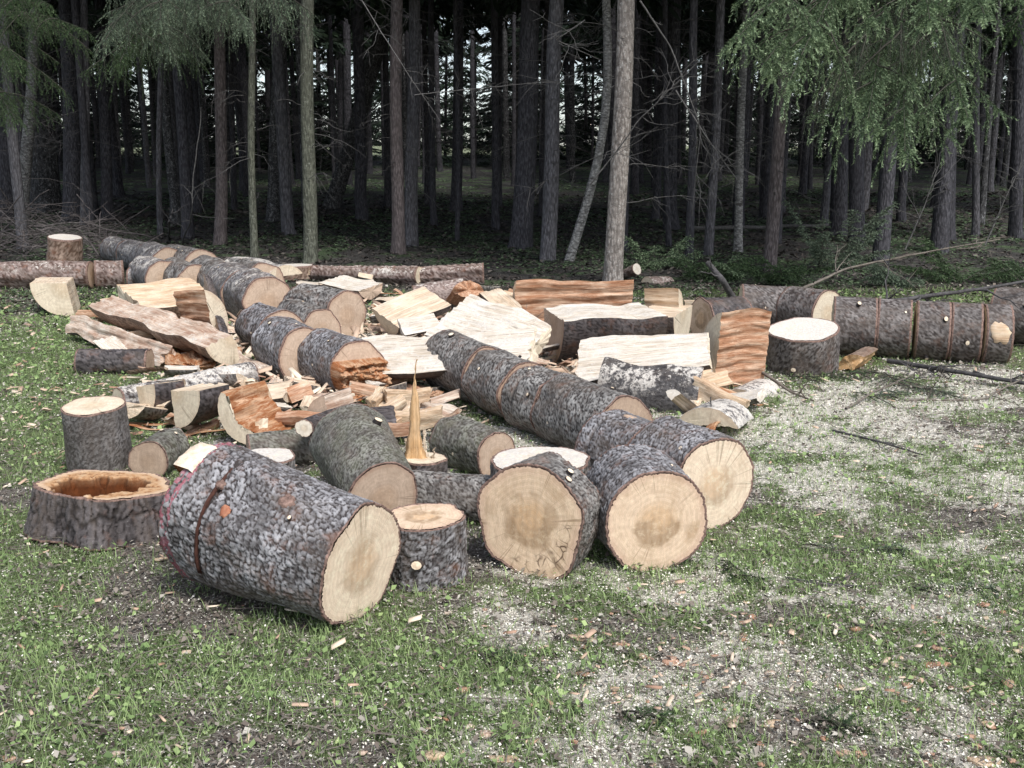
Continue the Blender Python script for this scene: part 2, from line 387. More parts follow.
# ------------------------------------------------------------------ logs
SEED = [100]
def shape_fun(seed, lobes=.035):
    r = np.random.default_rng(seed); k = [(2, r.uniform(.3, 1), r.uniform(0, 6.28)), (3, r.uniform(.2, .8), r.uniform(0, 6.28)), (5, r.uniform(.1, .4), r.uniform(0, 6.28)), (7, .2, r.uniform(0, 6.28)), (11, .12, r.uniform(0, 6.28))]
    return lambda th: 1 + lobes * sum(a * np.cos(n * th + p) for n, a, p in k)
def log_body(root, base, A, B, r0, r1, bark, face0, face1, flake=.016, amp=.0045, seed=None, vfis=False, lobes=.035, res=None, rings=(), bend=0., flare=0., face_names='cut_face', paint=False, lump=.028, hole=None):
    """a log between A and B, local z from A to B; bark mesh + two cut faces, children of root"""
    if seed is None: SEED[0] += 1; seed = SEED[0]
    Mx = frame(A, B); L = (B - A).length; d = dep((A + B) / 2)
    res = res or max(.004, d * .0016)
    nt = int(np.clip(2 * math.pi * max(r0, r1) / res, 32, 300)); nl = int(np.clip(L / res, 6, 300))
    th = np.arange(nt) / nt * 2 * np.pi; t = np.linspace(0, 1, nl)
    TH, T = np.meshgrid(th, t); sf = shape_fun(seed, lobes)
    Rr = (r0 * (1 - T) + r1 * T) * sf(TH)
    if flare: Rr = Rr * (1 + flare * np.exp(-T * 5) * (1 + .5 * np.cos(5 * TH + seed)))
    nu = max(8, round(2 * math.pi * (r0 + r1) / 2 / flake)); Z = T * L
    cx = np.cos(TH) * r0; cy = np.sin(TH) * r0; q_ = .75 / flake
    wx = .9 * (vn3(cx * q_, cy * q_, Z * q_, seed) - .5) + .5 * (vn3(cx * q_ * 2.3, cy * q_ * 2.3, Z * q_ * 2.3, seed + 1) - .5); wy = .9 * (vn3(cx * q_, cy * q_, Z * q_, seed + 2) - .5); asp = 1.25 if not vfis else 4.0
    f1, f2, cid = worley(TH / (2 * np.pi) * nu + wx, Z / (flake * asp) + wy + seed, nu, seed)
    g1, g2, cid2 = worley(TH / (2 * np.pi) * nu * 2 - wy, Z / (flake * asp * .45) + wx * 1.3 + seed, nu * 2, seed + 50)
    e = np.clip((f2 - f1) * 3.4, 0, 1); plate = e * e * (3 - 2 * e); e2 = np.clip((g2 - g1) * 3, 0, 1); plate = plate * (.62 + .38 * e2 * cid2) 
    nf = vn3(np.cos(TH) * r0 / .012, np.sin(TH) * r0 / .012, Z / .012, seed + 3)
    big = vn3(np.cos(TH) * 2.2, np.sin(TH) * 2.2, Z * 4, seed + 4) - .5
    hgt = plate * (.45 + .55 * cid) + .35 * (nf - .5)
    Rr = Rr + amp * (hgt - .4) * (1.4) + lump * big * r0 / .2
    for q in rings:   # saw kerfs that go only part way round
        g = np.exp(-((Z - q[0]) / .006) ** 2) * np.clip(np.cos(TH - q[1]) * 3 + q[2], 0, 1); Rr = Rr - .018 * g; hgt = hgt * (1 - g)
    X = Rr * np.cos(TH); Y = Rr * np.sin(TH)
    if bend: X = X + bend * (1 - (2 * T - 1) ** 2)
    tz = Z + 0
    # slightly ragged ends
    rag = .006 * (vn2(TH * 9, T * 0 + seed, 5) - .5)
    tz[0] += rag[0]; tz[-1] += rag[-1]
    V = np.stack([X, Y, tz], -1)
    def rim(row, s, dz):
        q = V[row].copy(); q[:, :2] *= s; q[:, 2] += dz; return q
    n_in = .945
    allv = np.concatenate([rim(0, n_in, .004)[None], rim(0, .985, 0)[None], V, rim(-1, .985, 0)[None], rim(-1, n_in, -.004)[None]])
    NL = nl + 4
    hg = np.concatenate([np.zeros((1, nt)), np.zeros((1, nt)), hgt, np.zeros((1, nt)), np.zeros((1, nt))])
    cd = np.concatenate([cid[:2], cid, cid[-2:]])
    fq = gridf(nt, NL, True); row = np.repeat(np.arange(NL - 1), nt)
    mi = np.where((row < 3) | (row >= NL - 4), 1, 0)
    mats = [bark, M['bark_rim']]
    if paint:
        mats.append(M['paint_red']); pm = (row >= 2) & (row < 2 + int(nl * .07)); n = vn2(np.tile(th, NL - 1) * 12, row * .9, 2); mi = np.where(pm & (n > .56), 2, mi)
    me = mk('bark', allv.reshape(-1, 3), fq, mats, {'hgt': hg.ravel(), 'cid': cd.ravel()}, True, mi)
    loc = Matrix.Translation(-base) @ Mx
    bo = link('bark', me, root, loc)
    def face(row, z, flip, mat):
        ring = V[row][:, :2] * .952
        ks = np.linspace(0, 1, 34 if hole else 14)[1:]; pts = [np.array([[0, 0, 0]])]; rn = [np.zeros(1)]
        for k in ks:
            p = np.zeros((nt, 3)); p[:, :2] = ring * k
            if hole: p[:, 2] = 0
            else: p[:, 2] = .0015 * (vn2(p[:, 0] * 60, p[:, 1] * 60, seed) - .5)
            pts.append(p); rn.append(np.full(nt, k))
        if hole:
            for p in pts[1:]:
                dd = np.hypot((p[:, 0] - hole[0]) / hole[2], (p[:, 1] - hole[1]) / hole[3]) + 1.1 * (fbm2(p[:, 0] * 13, p[:, 1] * 13, 4, 4) - .5)
                p[:, 2] = -hole[4] * np.clip((1 - dd) * 2.2, 0, 1) * (.35 + 1.1 * fbm2(p[:, 0] * 45, p[:, 1] * 45, 6, 4))
            pts[0][0, 2] = pts[1][:, 2].mean()
        P = np.concatenate(pts); 
        q = gridf(nt, len(ks), True, 1); tri = np.stack([np.zeros(nt, int), 1 + np.arange(nt), 1 + (np.arange(nt) + 1) % nt], 1)
        if flip: tri = tri[:, ::-1]; P = P * np.array([1, 1, -1])
        else: q = q[:, ::-1]
        m = mk('cut_face', P, [tri, q], mat, {'rn': np.concatenate(rn), 'depth': np.abs(P[:, 2])}, True)
        return link(face_names, m, root, loc @ Matrix.Translation((0, 0, z)))
    if face0: face(0, .0, True, face0)
    if face1: face(-1, L, False, face1)
    return loc, L, sf
def stub(root, loc, th, z, r, size=.02, length=.035):
    """sawn-off branch stub"""
    A = Vector((math.cos(th) * r * .96, math.sin(th) * r * .96, z)); D = Vector((math.cos(th), math.sin(th), .25)).normalized()
    n = 10; an = np.arange(n) / n * 6.2832; m = frame(A, A + D)
    rows = []
    for k, (q, s) in enumerate([(0, 1.25), (.6, 1.05), (1, 1), (1, .0)]):
        rows.append(np.stack([np.cos(an) * size * s, np.sin(an) * size * s * .8, np.full(n, q * length)], 1))
    me = mk('branch_stub', np.concatenate(rows[:3]), gridf(n, 3, True), [M['bark_dark']], None, True)
    so_ = link('branch_stub', me, root, loc @ m)
    link('sawn_end', mk('sawn_end', np.concatenate([rows[2] * .97, rows[3] + [0, 0, .001]]), gridf(n, 2, True), M['stub']), so_)

def fit_center(u, v, rp, lift):
    r = .2
    for _ in range(6):
        P = at(u, v, r + lift - .015); r = rp * dep(P) / F
    return P, r
LOGS = []; LAST = {}
def log(name, label, n0, n1, bark='bark_grey', f0='face_old', f1='face_old', lift=(0, 0), group=None, cat='log', stubs=(), rpix=True, **kw):
    """n0 = far end (u, v, radius px), n1 = near end; centres of the end circles"""
    A, r0 = fit_center(*n0, lift[0]); B, r1 = fit_center(*n1, lift[1])
    base = Vector(((A.x + B.x) / 2, (A.y + B.y) / 2, float(gz((A.x + B.x) / 2, (A.y + B.y) / 2))))
    root = thing(name, label, cat, base, group)
    loc, L, sf = log_body(root, base, A, B, r0, r1, M[bark], M[f0], M[f1], **kw)
    for (th, tz) in stubs: stub(root, loc, th, tz * L, (r0 * (1 - tz) + r1 * tz) * float(sf(np.array(th))))
    q9 = random.Random(int(n1[0] * 7 + n1[1]))
    for k in range(2 if name == 'log_round' and not stubs else 0):
        th = q9.uniform(.6, 3.4); tz = q9.uniform(.2, .8); stub(root, loc, th, tz * L, (r0 * (1 - tz) + r1 * tz) * float(sf(np.array(th))), q9.uniform(.007, .013), q9.uniform(.004, .02))
    LOGS.append((label[:40], round(L, 2), round(r0, 3), round(r1, 3), round(A.y, 2), round(B.y, 2))); LAST.update(root=root, base=base, A=A, B=B, r0=r0, r1=r1, sf=sf)
    return root, A, B, r0, r1
def upright(name, label, u, v, rp, h, bark='bark_grey', f='face_white', tilt=(0, 0), group=None, cat='log', z0=0., stubs=(), **kw):
    """round standing on end; (u,v) = centre of its TOP"""
    P = at(u, v, h + z0); r = rp * dep(P) / F
    ax = Vector((tilt[0], tilt[1], 1)).normalized(); A = P - ax * h
    base = Vector((A.x, A.y, A.z)); root = thing(name, label, cat, base, group)
    loc, L, sf = log_body(root, base, A, P, r * kw.pop('r0k', 1.03), r, M[bark], None, M[f], **kw)
    for (th, tz) in stubs: stub(root, loc, th, tz * L, r * float(sf(np.array(th))))
    LOGS.append((label[:40], round(h, 2), round(r, 3), round(P.y, 2)))
    return root, P, r

# ------------------------------------------------------------------ riven / sawn pieces
def patch(name, th0, z0, w, l, mat, seed, raise_=.007):
    """a scar on the bark of the log built last"""
    q_ = LAST; root, r0, r1, sf = q_['root'], q_['r0'], q_['r1'], q_['sf']; L = (q_['B'] - q_['A']).length
    loc = Matrix.Translation(-q_['base']) @ frame(q_['A'], q_['B']); nn = 24; a = np.linspace(0, 6.283, nn + 1)[:-1]; rg = fbm2(np.cos(a) * 2 + seed, np.sin(a) * 2, seed, 3) * 1.0 + .5
    V = [[th0, z0]]
    for q in (.5, .9, 1): V += [[th0 + math.cos(x) * w * g_ * q / r0, z0 + math.sin(x) * l * g_ * q] for x, g_ in zip(a, rg)]
    V = np.array(V); rr = (r0 + (r1 - r0) * V[:, 1] / L) * sf(V[:, 0]) + raise_; rr[1 + 2 * nn:] -= .015
    P = np.stack([rr * np.cos(V[:, 0]), rr * np.sin(V[:, 0]), V[:, 1]], 1); tri = np.stack([np.zeros(nn, int), 1 + np.arange(nn), 1 + (np.arange(nn) + 1) % nn], 1)[:, ::-1]
    link(name, mk(name, P, [tri, gridf(nn, 3, True, 1)], mat, None, True), root, loc)
def split(name, label, n0, n1, rp, sector=(0, 90), roll=0, chord=False, bark='bark_dark', wood='wood_pale', end='face_cream', lift=(0, 0), group=None, cat='split log', amp=.006, ragged=0., taper=1., flat=0., coarse=1.0, bowl=0.):
    """piece of a log cut along its length. n0,n1 = pixel of the middle of each end, rp = parent log radius in px.
    sector = the arc of bark (degrees); closed through the pith, or by a chord"""
    SEED[0] += 1; seed = SEED[0]; r_ = np.random.default_rng(seed)
    rag_ = ragged if isinstance(ragged, tuple) else (ragged, ragged); ragged = max(rag_)
    a0, a1 = R(sector[0] + roll), R(sector[1] + roll)
    P0 = at(n0[0], n0[1], .1); P1 = at(n1[0], n1[1], .1); r = rp * dep((P0 + P1) / 2) / F
    th = np.linspace(a0, a1, max(5, int(abs(a1 - a0) * r / (.012 * coarse))))
    arc = np.stack([np.cos(th), np.sin(th)], 1) * r
    s, e = arc[0], arc[-1]
    if chord: way = [e, s]
    else: way = [e, np.array([0., 0.]) + flat * r * np.array([math.cos((a0 + a1) / 2), math.sin((a0 + a1) / 2)]), s]
    clos = []
    for p, q in zip(way[:-1], way[1:]):
        n = max(3, int(np.linalg.norm(q - p) / (.011 * coarse))); k = np.linspace(0, 1, n)
        clos.append(p[None] * (1 - k[:, None]) + q[None] * k[:, None] if not clos else (p[None] * (1 - k[:, None]) + q[None] * k[:, None])[1:])
    clos = np.concatenate(clos)
    allp = np.concatenate([arc, clos[1:-1]]); c = (allp.min(0) + allp.max(0)) / 2; hh = (allp[:, 1].max() - allp[:, 1].min()) / 2
    A = at(n0[0], n0[1], hh + lift[0]); B = at(n1[0], n1[1], hh + lift[1]); L = (B - A).length
    base = Vector(((A.x + B.x) / 2, (A.y + B.y) / 2, float(gz((A.x + B.x) / 2, (A.y + B.y) / 2))))
    root = thing(name, label, cat, base, group); Mx = frame(A, B); loc = Matrix.Translation(-base) @ Mx
    nl = max(6, int(L / (.016 * coarse))); t = np.linspace(0, 1, nl)
    def sweep(pts, isarc):
        n = len(pts); K, T = np.meshgrid(np.arange(n), t)
        P = pts[K] - 0
        sc = (1 + (taper - 1) * T) * (1 + (.30 if 'slab' in name else .14) * (fbm2(T * L * 4.5 + seed, T * 0, seed + 2, 3) - .5))
        X = P[..., 0]; Y = P[..., 1]
        arcs = np.concatenate([[0], np.cumsum(np.linalg.norm(np.diff(pts, axis=0), axis=1))])[K]
        edge = np.minimum(K, n - 1 - K) ; ef = np.clip(edge / 2.0, 0, 1)
        if isarc:
            f1, f2, cid = worley(arcs / .022, T * L / .03 + seed, 9999, seed); pl = np.clip((f2 - f1) * 2.5, 0, 1)
            hg = pl * (.5 + .5 * cid); dx = .004 * (hg - .3) * ef; nrm = P / (np.linalg.norm(P, axis=-1)[..., None] + 1e-6)
            X = X + nrm[..., 0] * dx; Y = Y + nrm[..., 1] * dx
        else:
            cid = T * 0; g = fbm2(arcs / .018, T * L / .25, seed, 3) - .5; g2 = fbm2(arcs / .07, T * L / .35, seed + 5, 2) - .5
            tr_ = fbm2(arcs / .035, T * L / .9, seed + 15, 3) * 8; st_ = (np.floor(tr_) + np.clip((tr_ % 1 - .42) * 6, 0, 1)) / 7 - .5
            dsp = (st_ * amp * 3.0 + g * amp * 1.6 + g2 * amp * 1.3 + .5 * amp * (fbm2(arcs / .008, T * L / .12, seed + 11, 2) - .5)) * ef - bowl * np.sin(np.pi * np.clip(arcs / arcs.max(), 0, 1)) * r
            tng = np.gradient(pts, axis=0)[K]; tng /= np.linalg.norm(tng, axis=-1)[..., None] + 1e-6
            X = X + tng[..., 1] * dsp; Y = Y - tng[..., 0] * dsp; hg = g + .5
        # broken ends: long teeth
        rg0 = rag_[0] * (fbm2(P[..., 0] / .07, P[..., 1] / .07, seed + 7, 3)) ** 1.5; rg1 = rag_[1] * (fbm2(P[..., 0] / .07 + 50, P[..., 1] / .07, seed + 8, 3)) ** 1.5
        Z = rg0 * L + T * L * (1 - rg0 - rg1)
        wv = .03 * (vn2(T * L * 4, T * 0, seed) - .5)
        return np.stack([(X - c[0]) * sc + wv, (Y - c[1]) * sc + wv, Z], -1), hg, cid
    Va, hg, cid = sweep(arc, True); Vc, hc, _ = sweep(clos, False)
    meb = mk('bark', Va.reshape(-1, 3), gridf(len(arc), nl), M[bark], {'hgt': hg.ravel(), 'cid': cid.ravel()}, True)
    link('bark', meb, root, loc)
    mew = mk('split_face', Vc.reshape(-1, 3), gridf(len(clos), nl), M[wood], None, ragged > 0.02)
    link('split_face', mew, root, loc)
    for row, flip, z in ((0, True, 0), (-1, False, 0)):
        loop = np.concatenate([Va[row], Vc[row][1:-1]]); cc = loop.mean(0); n = len(loop)
        ks = [.25, .5, .75, 1]; pts = [cc[None]] + [cc + (loop - cc) * k for k in ks]
        P = np.concatenate(pts); P[:, :2] += c
        P[1:-n, 2] += .001 * (vn2(P[1:-n, 0] * 50, P[1:-n, 1] * 50, seed) - .5)
        rn = np.hypot(P[:, 0], P[:, 1]) / r * .95
        q = gridf(n, 4, True, 1); tri = np.stack([np.zeros(n, int), 1 + np.arange(n), 1 + (np.arange(n) + 1) % n], 1)
        if flip: tri = tri[:, ::-1]
        else: q = q[:, ::-1]
        me = mk('cut_end', P, [tri, q], M[end] if rag_[0 if row == 0 else 1] < .1 else M[wood], {'rn': rn}, rag_[0 if row == 0 else 1] > .02)
        link('cut_end', me, root, loc @ Matrix.Translation((-c[0], -c[1], 0)))
    LOGS.append((label[:40], 'split', round(L, 2), round(r, 3), round(A.y, 2), round(B.y, 2)))
    return root
# ------------------------------------------------------------------ ground
def clear_px(u, v): return at(u, v, 0)
def blob(x, y, u, v, rx, ry, ang=0):
    P = clear_px(u, v); c, s = math.cos(ang), math.sin(ang)
    dx = x - P.x; dy = y - P.y
    return np.exp(-(((dx * c + dy * s) / rx) ** 2 + ((-dx * s + dy * c) / ry) ** 2))
SAW = [(833, 485, .30, .14, 1.0), (742, 648, .20, .10, 1.0), (565, 705, .25, .10, .9), (987, 551, .3, .12, .9), (790, 470, .5, .16, .8), (930, 395, 1.3, .35, .6), (820, 400, .9, .5, .5), (480, 640, .3, .1, .6), (250, 700, .2, .06, .5), (940, 610, .3, .1, .6), (690, 750, .3, .06, .7), (830, 432, .75, .42, .9), (770, 400, .5, .6, .8), (960, 372, .9, .55, .8), (900, 500, .9, .3, .55), (730, 590, .5, .25, .45), (575, 585, .55, .22, .5),
       (640, 690, .7, .3, .6), (560, 750, .35, .16, .5), (820, 690, .5, .25, .35), (960, 470, .5, .4, .55), (1000, 560, .5, .2, .5), (470, 610, .3, .12, .3),
       (420, 300, 1.3, 1.2, 1.0), (470, 340, 1.0, 1.1, 1.0), (560, 380, 1.0, 1.2, 1.0), (330, 330, 1.2, 1.2, .9), (600, 330, 1.2, 1.0, .9), (430, 450, .7, .8, .8),
       (220, 400, .9, .7, .7), (180, 330, 1.0, 1.0, .7), (300, 450, .8, .7, .6), (700, 380, .5, .8, .8), (890, 400, .8, .6, .4)]
GRN = [(896, 488, .45, .22, 1.0), (987, 465, .4, .3, .9), (816, 517, .3, .15, .7), (770, 415, .3, .4, .7), (640, 740, .1, .05, 1.0), (860, 700, .2, .08, .6), (40, 380, 1.3, 1.6, 1.1), (60, 330, 1.0, 2.0, .7), (240, 660, .35, .2, .5), (330, 600, .35, .15, .45), (940, 470, .8, .5, .6), (860, 400, .8, .5, .5), (720, 560, .5, .3, .6), (620, 590, .7, .2, .4),
       (560, 700, .5, .2, .45), (140, 430, .6, .6, .7), (600, 270, 3.5, 1.6, .75), (850, 280, 3.0, 2.0, .7), (740, 440, .4, .8, .5), (900, 560, .5, .2, .4), (1000, 690, .2, .15, .5), (460, 700, .3, .2, .3)]
def saw_mask(x, y):
    m = sum(w * blob(x, y, u, v, a, b) for u, v, a, b, w in SAW)
    m = np.clip(m + .40 * np.clip((x + .1 * y + .2) / 1.0, 0, 1) * np.clip((8.8 - y) / 1.5, 0, 1), 0, 1.1); n = .5 * fbm2(x * 3.4, y * 3.4, 31, 4) + .5 * fbm2(x * 13, y * 16, 35, 4)
    return np.clip(m * .60 + (n - .5) * 3.2 * (.25 + .75 * np.clip(m * 1.4, 0, 1)) - .05 + .22 * np.clip(m - .8, 0, 1), 0, 1)
def grn_mask(x, y):
    m = sum(w * blob(x, y, u, v, a, b) for u, v, a, b, w in GRN)
    n = .55 * fbm2(x * 1.7 + 9, y * 1.7, 41, 4) + .45 * fbm2(x * 8 + 9, y * 10, 45, 4)
    far = np.clip((y - 13) / 3, 0, 1)
    base = .44 * (1 - far)
    return np.clip(base + m * .8 * (1 - .35 * far) + (n - .5) * 2.4, 0, 1)
ys = np.concatenate([np.linspace(-6, 1.8, 14), 2.0 * np.exp(np.linspace(0, math.log(15), 330)), np.geomspace(30.5, 700, 70)])
k = np.linspace(-1, 1, 301); xk = np.sign(k) * (np.abs(k) * .55 + .45 * np.abs(k) ** 6 * 6)
Yg = np.repeat(ys[:, None], 301, 1); Xg = xk[None, :] * (np.maximum(ys, 2.0)[:, None] * 1.0 + .8)
Zg = gz(Xg, Yg) + .012 * (fbm2(Xg * 5, Yg * 5, 2, 3) - .5)
gv = np.stack([Xg, Yg, Zg], -1).reshape(-1, 3)
m, b = material('ground'); o = b.obj(); saw = b.attr('saw'); grn = b.attr('grn')
n1 = b.noise(o, 18, 6, .75); n2 = b.noise(o, 70, 5, .75); n3 = b.noise(o, 3, 3, .6)
soil = b.ramp(n2, [(.30, (.035, .028, .022)), (.45, (.12, .10, .085)), (.57, (.23, .205, .18)), (.70, (.42, .395, .36))])
green = b.ramp(n2, [(.34, (.035, .045, .02)), (.5, (.13, .165, .07)), (.68, (.30, .35, .18))])
col = b.mix(b.math('MULTIPLY', b.math('SUBTRACT', b.math('ADD', grn, b.math('MULTIPLY', n1, .8)), .72), 5, True), soil, green)
sd = b.ramp(n2, [(.30, (.46, .40, .31)), (.45, (.72, .67, .57)), (.7, (.86, .83, .76))])
th = b.math('SUBTRACT', b.math('ADD', saw, b.math('MULTIPLY', b.noise(o, 22, 7, .85), 2.2)), 1.52)
col = b.mix(b.math('MULTIPLY', th, 5, True), col, sd)
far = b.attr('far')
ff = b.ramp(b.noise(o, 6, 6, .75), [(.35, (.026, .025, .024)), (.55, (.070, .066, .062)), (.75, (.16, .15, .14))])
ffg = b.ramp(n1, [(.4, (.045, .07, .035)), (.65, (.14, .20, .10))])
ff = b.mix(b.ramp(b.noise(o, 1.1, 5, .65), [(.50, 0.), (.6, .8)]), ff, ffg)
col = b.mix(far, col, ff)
meadow = b.attr('meadow'); col = b.mix(meadow, col, b.mix(n3, (.10, .13, .06), (.30, .31, .22)))
b.out(col, .95, b.bump(b.math('ADD', n1, n2), .9, .03), .1)
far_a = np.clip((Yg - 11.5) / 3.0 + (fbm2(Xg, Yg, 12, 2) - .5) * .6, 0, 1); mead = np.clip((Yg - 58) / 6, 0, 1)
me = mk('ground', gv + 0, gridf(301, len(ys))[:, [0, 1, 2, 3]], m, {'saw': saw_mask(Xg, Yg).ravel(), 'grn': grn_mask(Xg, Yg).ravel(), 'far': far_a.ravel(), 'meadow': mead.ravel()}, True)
tag(link('ground', me), kind='structure')

# ------------------------------------------------------------------ small cover (uncountable)
def scatter_pts(n, y0, y1, pw=1.0, margin=.56):
    """points spread over the ground in front, denser nearby"""
    y = y0 * (y1 / y0) ** (rng.random(n) ** pw); x = (rng.random(n) * 2 - 1) * (y * margin + .15)
    return x, y
def blades(name, n, mat, y0, y1, hmin, hmax, w, keep, label, cat, lean=.6, pw=1.0, lie=0., nm=None):
    x, y = scatter_pts(n, y0, y1, pw); k = keep(x, y) > rng.random(n); x = x[k]; y = y[k]; n = len(x)
    cl = fbm2(x * 14, y * 14, 77, 2); h = (hmin + (hmax - hmin) * rng.random(n) ** 1.8) * (.6 + .9 * cl); a = rng.random(n) * 6.283; ww = w * (.6 + .8 * rng.random(n)) * np.maximum(1, y / 6.0)
    z = gz(x, y); base = np.stack([x, y, z + lie * rng.random(n)], 1); d = np.stack([np.cos(a), np.sin(a), np.zeros(n)], 1)
    la = rng.random(n) * 6.283; ln = lean * rng.random(n) ** .7 if not lie else np.full(n, 3.0)
    up = np.stack([np.cos(la) * ln, np.sin(la) * ln, np.ones(n) if not lie else rng.random(n) * .7], 1); up /= np.linalg.norm(up, axis=1)[:, None]
    mid = base + up * h[:, None] * .55 ; tip = mid + (up + np.stack([np.cos(la), np.sin(la), np.full(n, -.35)], 1) * .6 * rng.random(n)[:, None]) * h[:, None] * .5
    wd = d * ww[:, None] / 2
    V = np.stack([base - wd, base + wd, mid + wd * .75, mid - wd * .75, tip], 1).reshape(-1, 3)
    i = np.arange(n)[:, None] * 5
    me = mk(name, V, [i + np.array([[0, 1, 2, 3]]), i + np.array([[3, 2, 4]])], mat, {'rnd': np.repeat(np.clip(.25 + .5 * cl + .5 * (rng.random(n) - .5), 0, 1), 5)})
    return tag(link(nm or name, me), label, cat, kind='stuff')
def flakes(name, n, mat, y0, y1, s0, s1, keep, label, cat, flat=.35, asp=2.0, pw=1.0, thick=False, shape='quad', zmax=.02, margin=.56):
    x, y = scatter_pts(n, y0, y1, pw, margin); k = keep(x, y) > rng.random(n); x = x[k]; y = y[k]; n = len(x)
    s = (s0 + (s1 - s0) * rng.random(n) ** 2.2) * np.maximum(1, y / 4.5) ** .9; a = rng.random(n) * 6.283
    z = gz(x, y) + .004 + zmax * rng.random(n) ** 2
    t1 = (rng.random(n) - .5) * 2 * flat; t2 = (rng.random(n) - .5) * 2 * flat
    e1 = np.stack([np.cos(a), np.sin(a), t1], 1) * s[:, None] / 2; e2 = np.stack([-np.sin(a), np.cos(a), t2], 1) * s[:, None] / 2 / (asp * (.6 + .8 * rng.random(n)))[:, None]
    c = np.stack([x, y, z + np.abs(e1[:, 2])], 1); r = np.clip(rng.normal(.5, .28, n), 0, 1)
    if shape == 'quad':
        V = np.stack([c - e1 - e2 * .7, c + e1 * .8 - e2, c + e1 + e2 * .6, c - e1 * .9 + e2], 1).reshape(-1, 3); m_ = 4; i = np.arange(n)[:, None] * 4; Fc = [i + np.array([[0, 1, 2, 3]])]
    elif shape == 'leaf':
        up = np.array([0, 0, 1.]) * s[:, None] * .12
        V = np.stack([c - e1, c - e1 * .2 - e2 + up, c + e1, c - e1 * .2 + e2 + up], 1).reshape(-1, 3); m_ = 4; i = np.arange(n)[:, None] * 4; Fc = [i + np.array([[0, 1, 2]]), i + np.array([[0, 2, 3]])]
    else:
        hh = np.array([0, 0, 1.]) * s[:, None] * .10
        V = np.concatenate([np.stack([c - e1 - e2 * .7, c + e1 * .8 - e2, c + e1 + e2 * .6, c - e1 * .9 + e2], 1), np.stack([c - e1 - e2 * .5, c + e1 * .8 - e2 * .8, c + e1 + e2 * .6, c - e1 * .9 + e2 * .8], 1) + hh[:, None]], 1).reshape(-1, 3)
        m_ = 8; i = np.arange(n)[:, None] * 8; Fc = [i + np.array([f]) for f in ([4, 5, 6, 7], [0, 1, 5, 4], [1, 2, 6, 5], [2, 3, 7, 6], [3, 0, 4, 7])]
    me = mk(name, V, Fc, mat, {'rnd': np.repeat(r, m_)})
    return tag(link(name, me), label, cat, kind='stuff')
inpile = lambda x, y: np.clip(blob(x, y, 440, 350, 2.2, 2.4) + blob(x, y, 250, 400, 1.4, 1.6), 0, 1)
g = lambda x, y: np.clip(grn_mask(x, y) * 1.25 - .12, .05, 1) * (1 - .55 * saw_mask(x, y)) * (1 - .85 * inpile(x, y))
blades('short_grass', 320000, M['grass'], 2.3, 13.5, .012, .060, .0028, lambda x, y: g(x, y) * .75, 'short green grass growing through the sawdust and litter', 'grass', pw=.85)
blades('dry_grass', 170000, M['straw'], 2.3, 12, .012, .055, .0022, lambda x, y: .32 + .3 * fbm2(x * 3, y * 3, 5, 3), 'dry straw and dead grass lying on the ground', 'dry grass', lie=.012, pw=.85)
flakes('low_herbs', 70000, M['herb'], 2.3, 13, .008, .026, lambda x, y: np.clip(grn_mask(x, y) * 1.2 - .15, .04, 1) * (1 - .8 * saw_mask(x, y)), 'small leafy weeds and clover among the grass', 'weeds', .7, 1.5, shape='leaf', zmax=.035, pw=.85)
flakes('leaf_litter', 150000, M['litter'], 2.3, 14, .006, .03, lambda x, y: .75 - .5 * grn_mask(x, y), 'dark leaf and needle litter on the clearing floor', 'litter', .6, 2.0, shape='leaf', pw=.85)
flakes("sawdust", 520000, M['flakes'], 2.3, 13, .0022, .0085, lambda x, y: np.clip(saw_mask(x, y) * 1.0 + .025 + .4 * np.clip(fbm2(x * 1.5, y * 1.5, 66, 4) - .45, 0, 1), 0, 1), 'pale sawdust scattered over the grass', 'sawdust', .5, 1.5, pw=.8)
flakes('bark_crumbs', 9000, M['chips'], 2.3, 12.5, .012, .05, lambda x, y: np.clip(.10 + inpile(x, y) + .7 * blob(x, y, 700, 670, .55, .25) + .4 * blob(x, y, 1000, 640, .3, .2), 0, 1), 'reddish slivers and crumbs of wood around the pile', 'wood crumbs', .4, 3.0, shape='box', pw=.7, zmax=.03)
flakes('splinter_heap', 17000, M['chips'], 4.5, 11.5, .02, .11, lambda x, y: np.clip(blob(x, y, 420, 330, 1.5, 1.7) + blob(x, y, 270, 395, .8, .7) + .9 * blob(x, y, 590, 360, .8, 1.0) + .8 * blob(x, y, 200, 340, .7, 1.0) - .15, 0, 1), 'splinters and broken wood lying between the logs', 'splinters', .6, 4.0, shape='box', pw=1, zmax=.10, margin=.4)
flakes('forest_ground_cover', 110000, M['forest_herb'], 11, 40, .010, .024, lambda x, y: np.clip((fbm2(x * .55, y * .35, 91, 4) - .47) * 7, 0, 1) * .9, 'low green plants in patches on the forest floor', 'ground cover', .3, 1.3, shape='leaf', zmax=.03)
flakes('forest_litter', 60000, M['forest_litter'], 11, 32, .012, .035, lambda x, y: .6 + 0 * x, 'dead leaves and needles on the forest floor', 'litter', .5, 2.0, shape='leaf', zmax=.02)

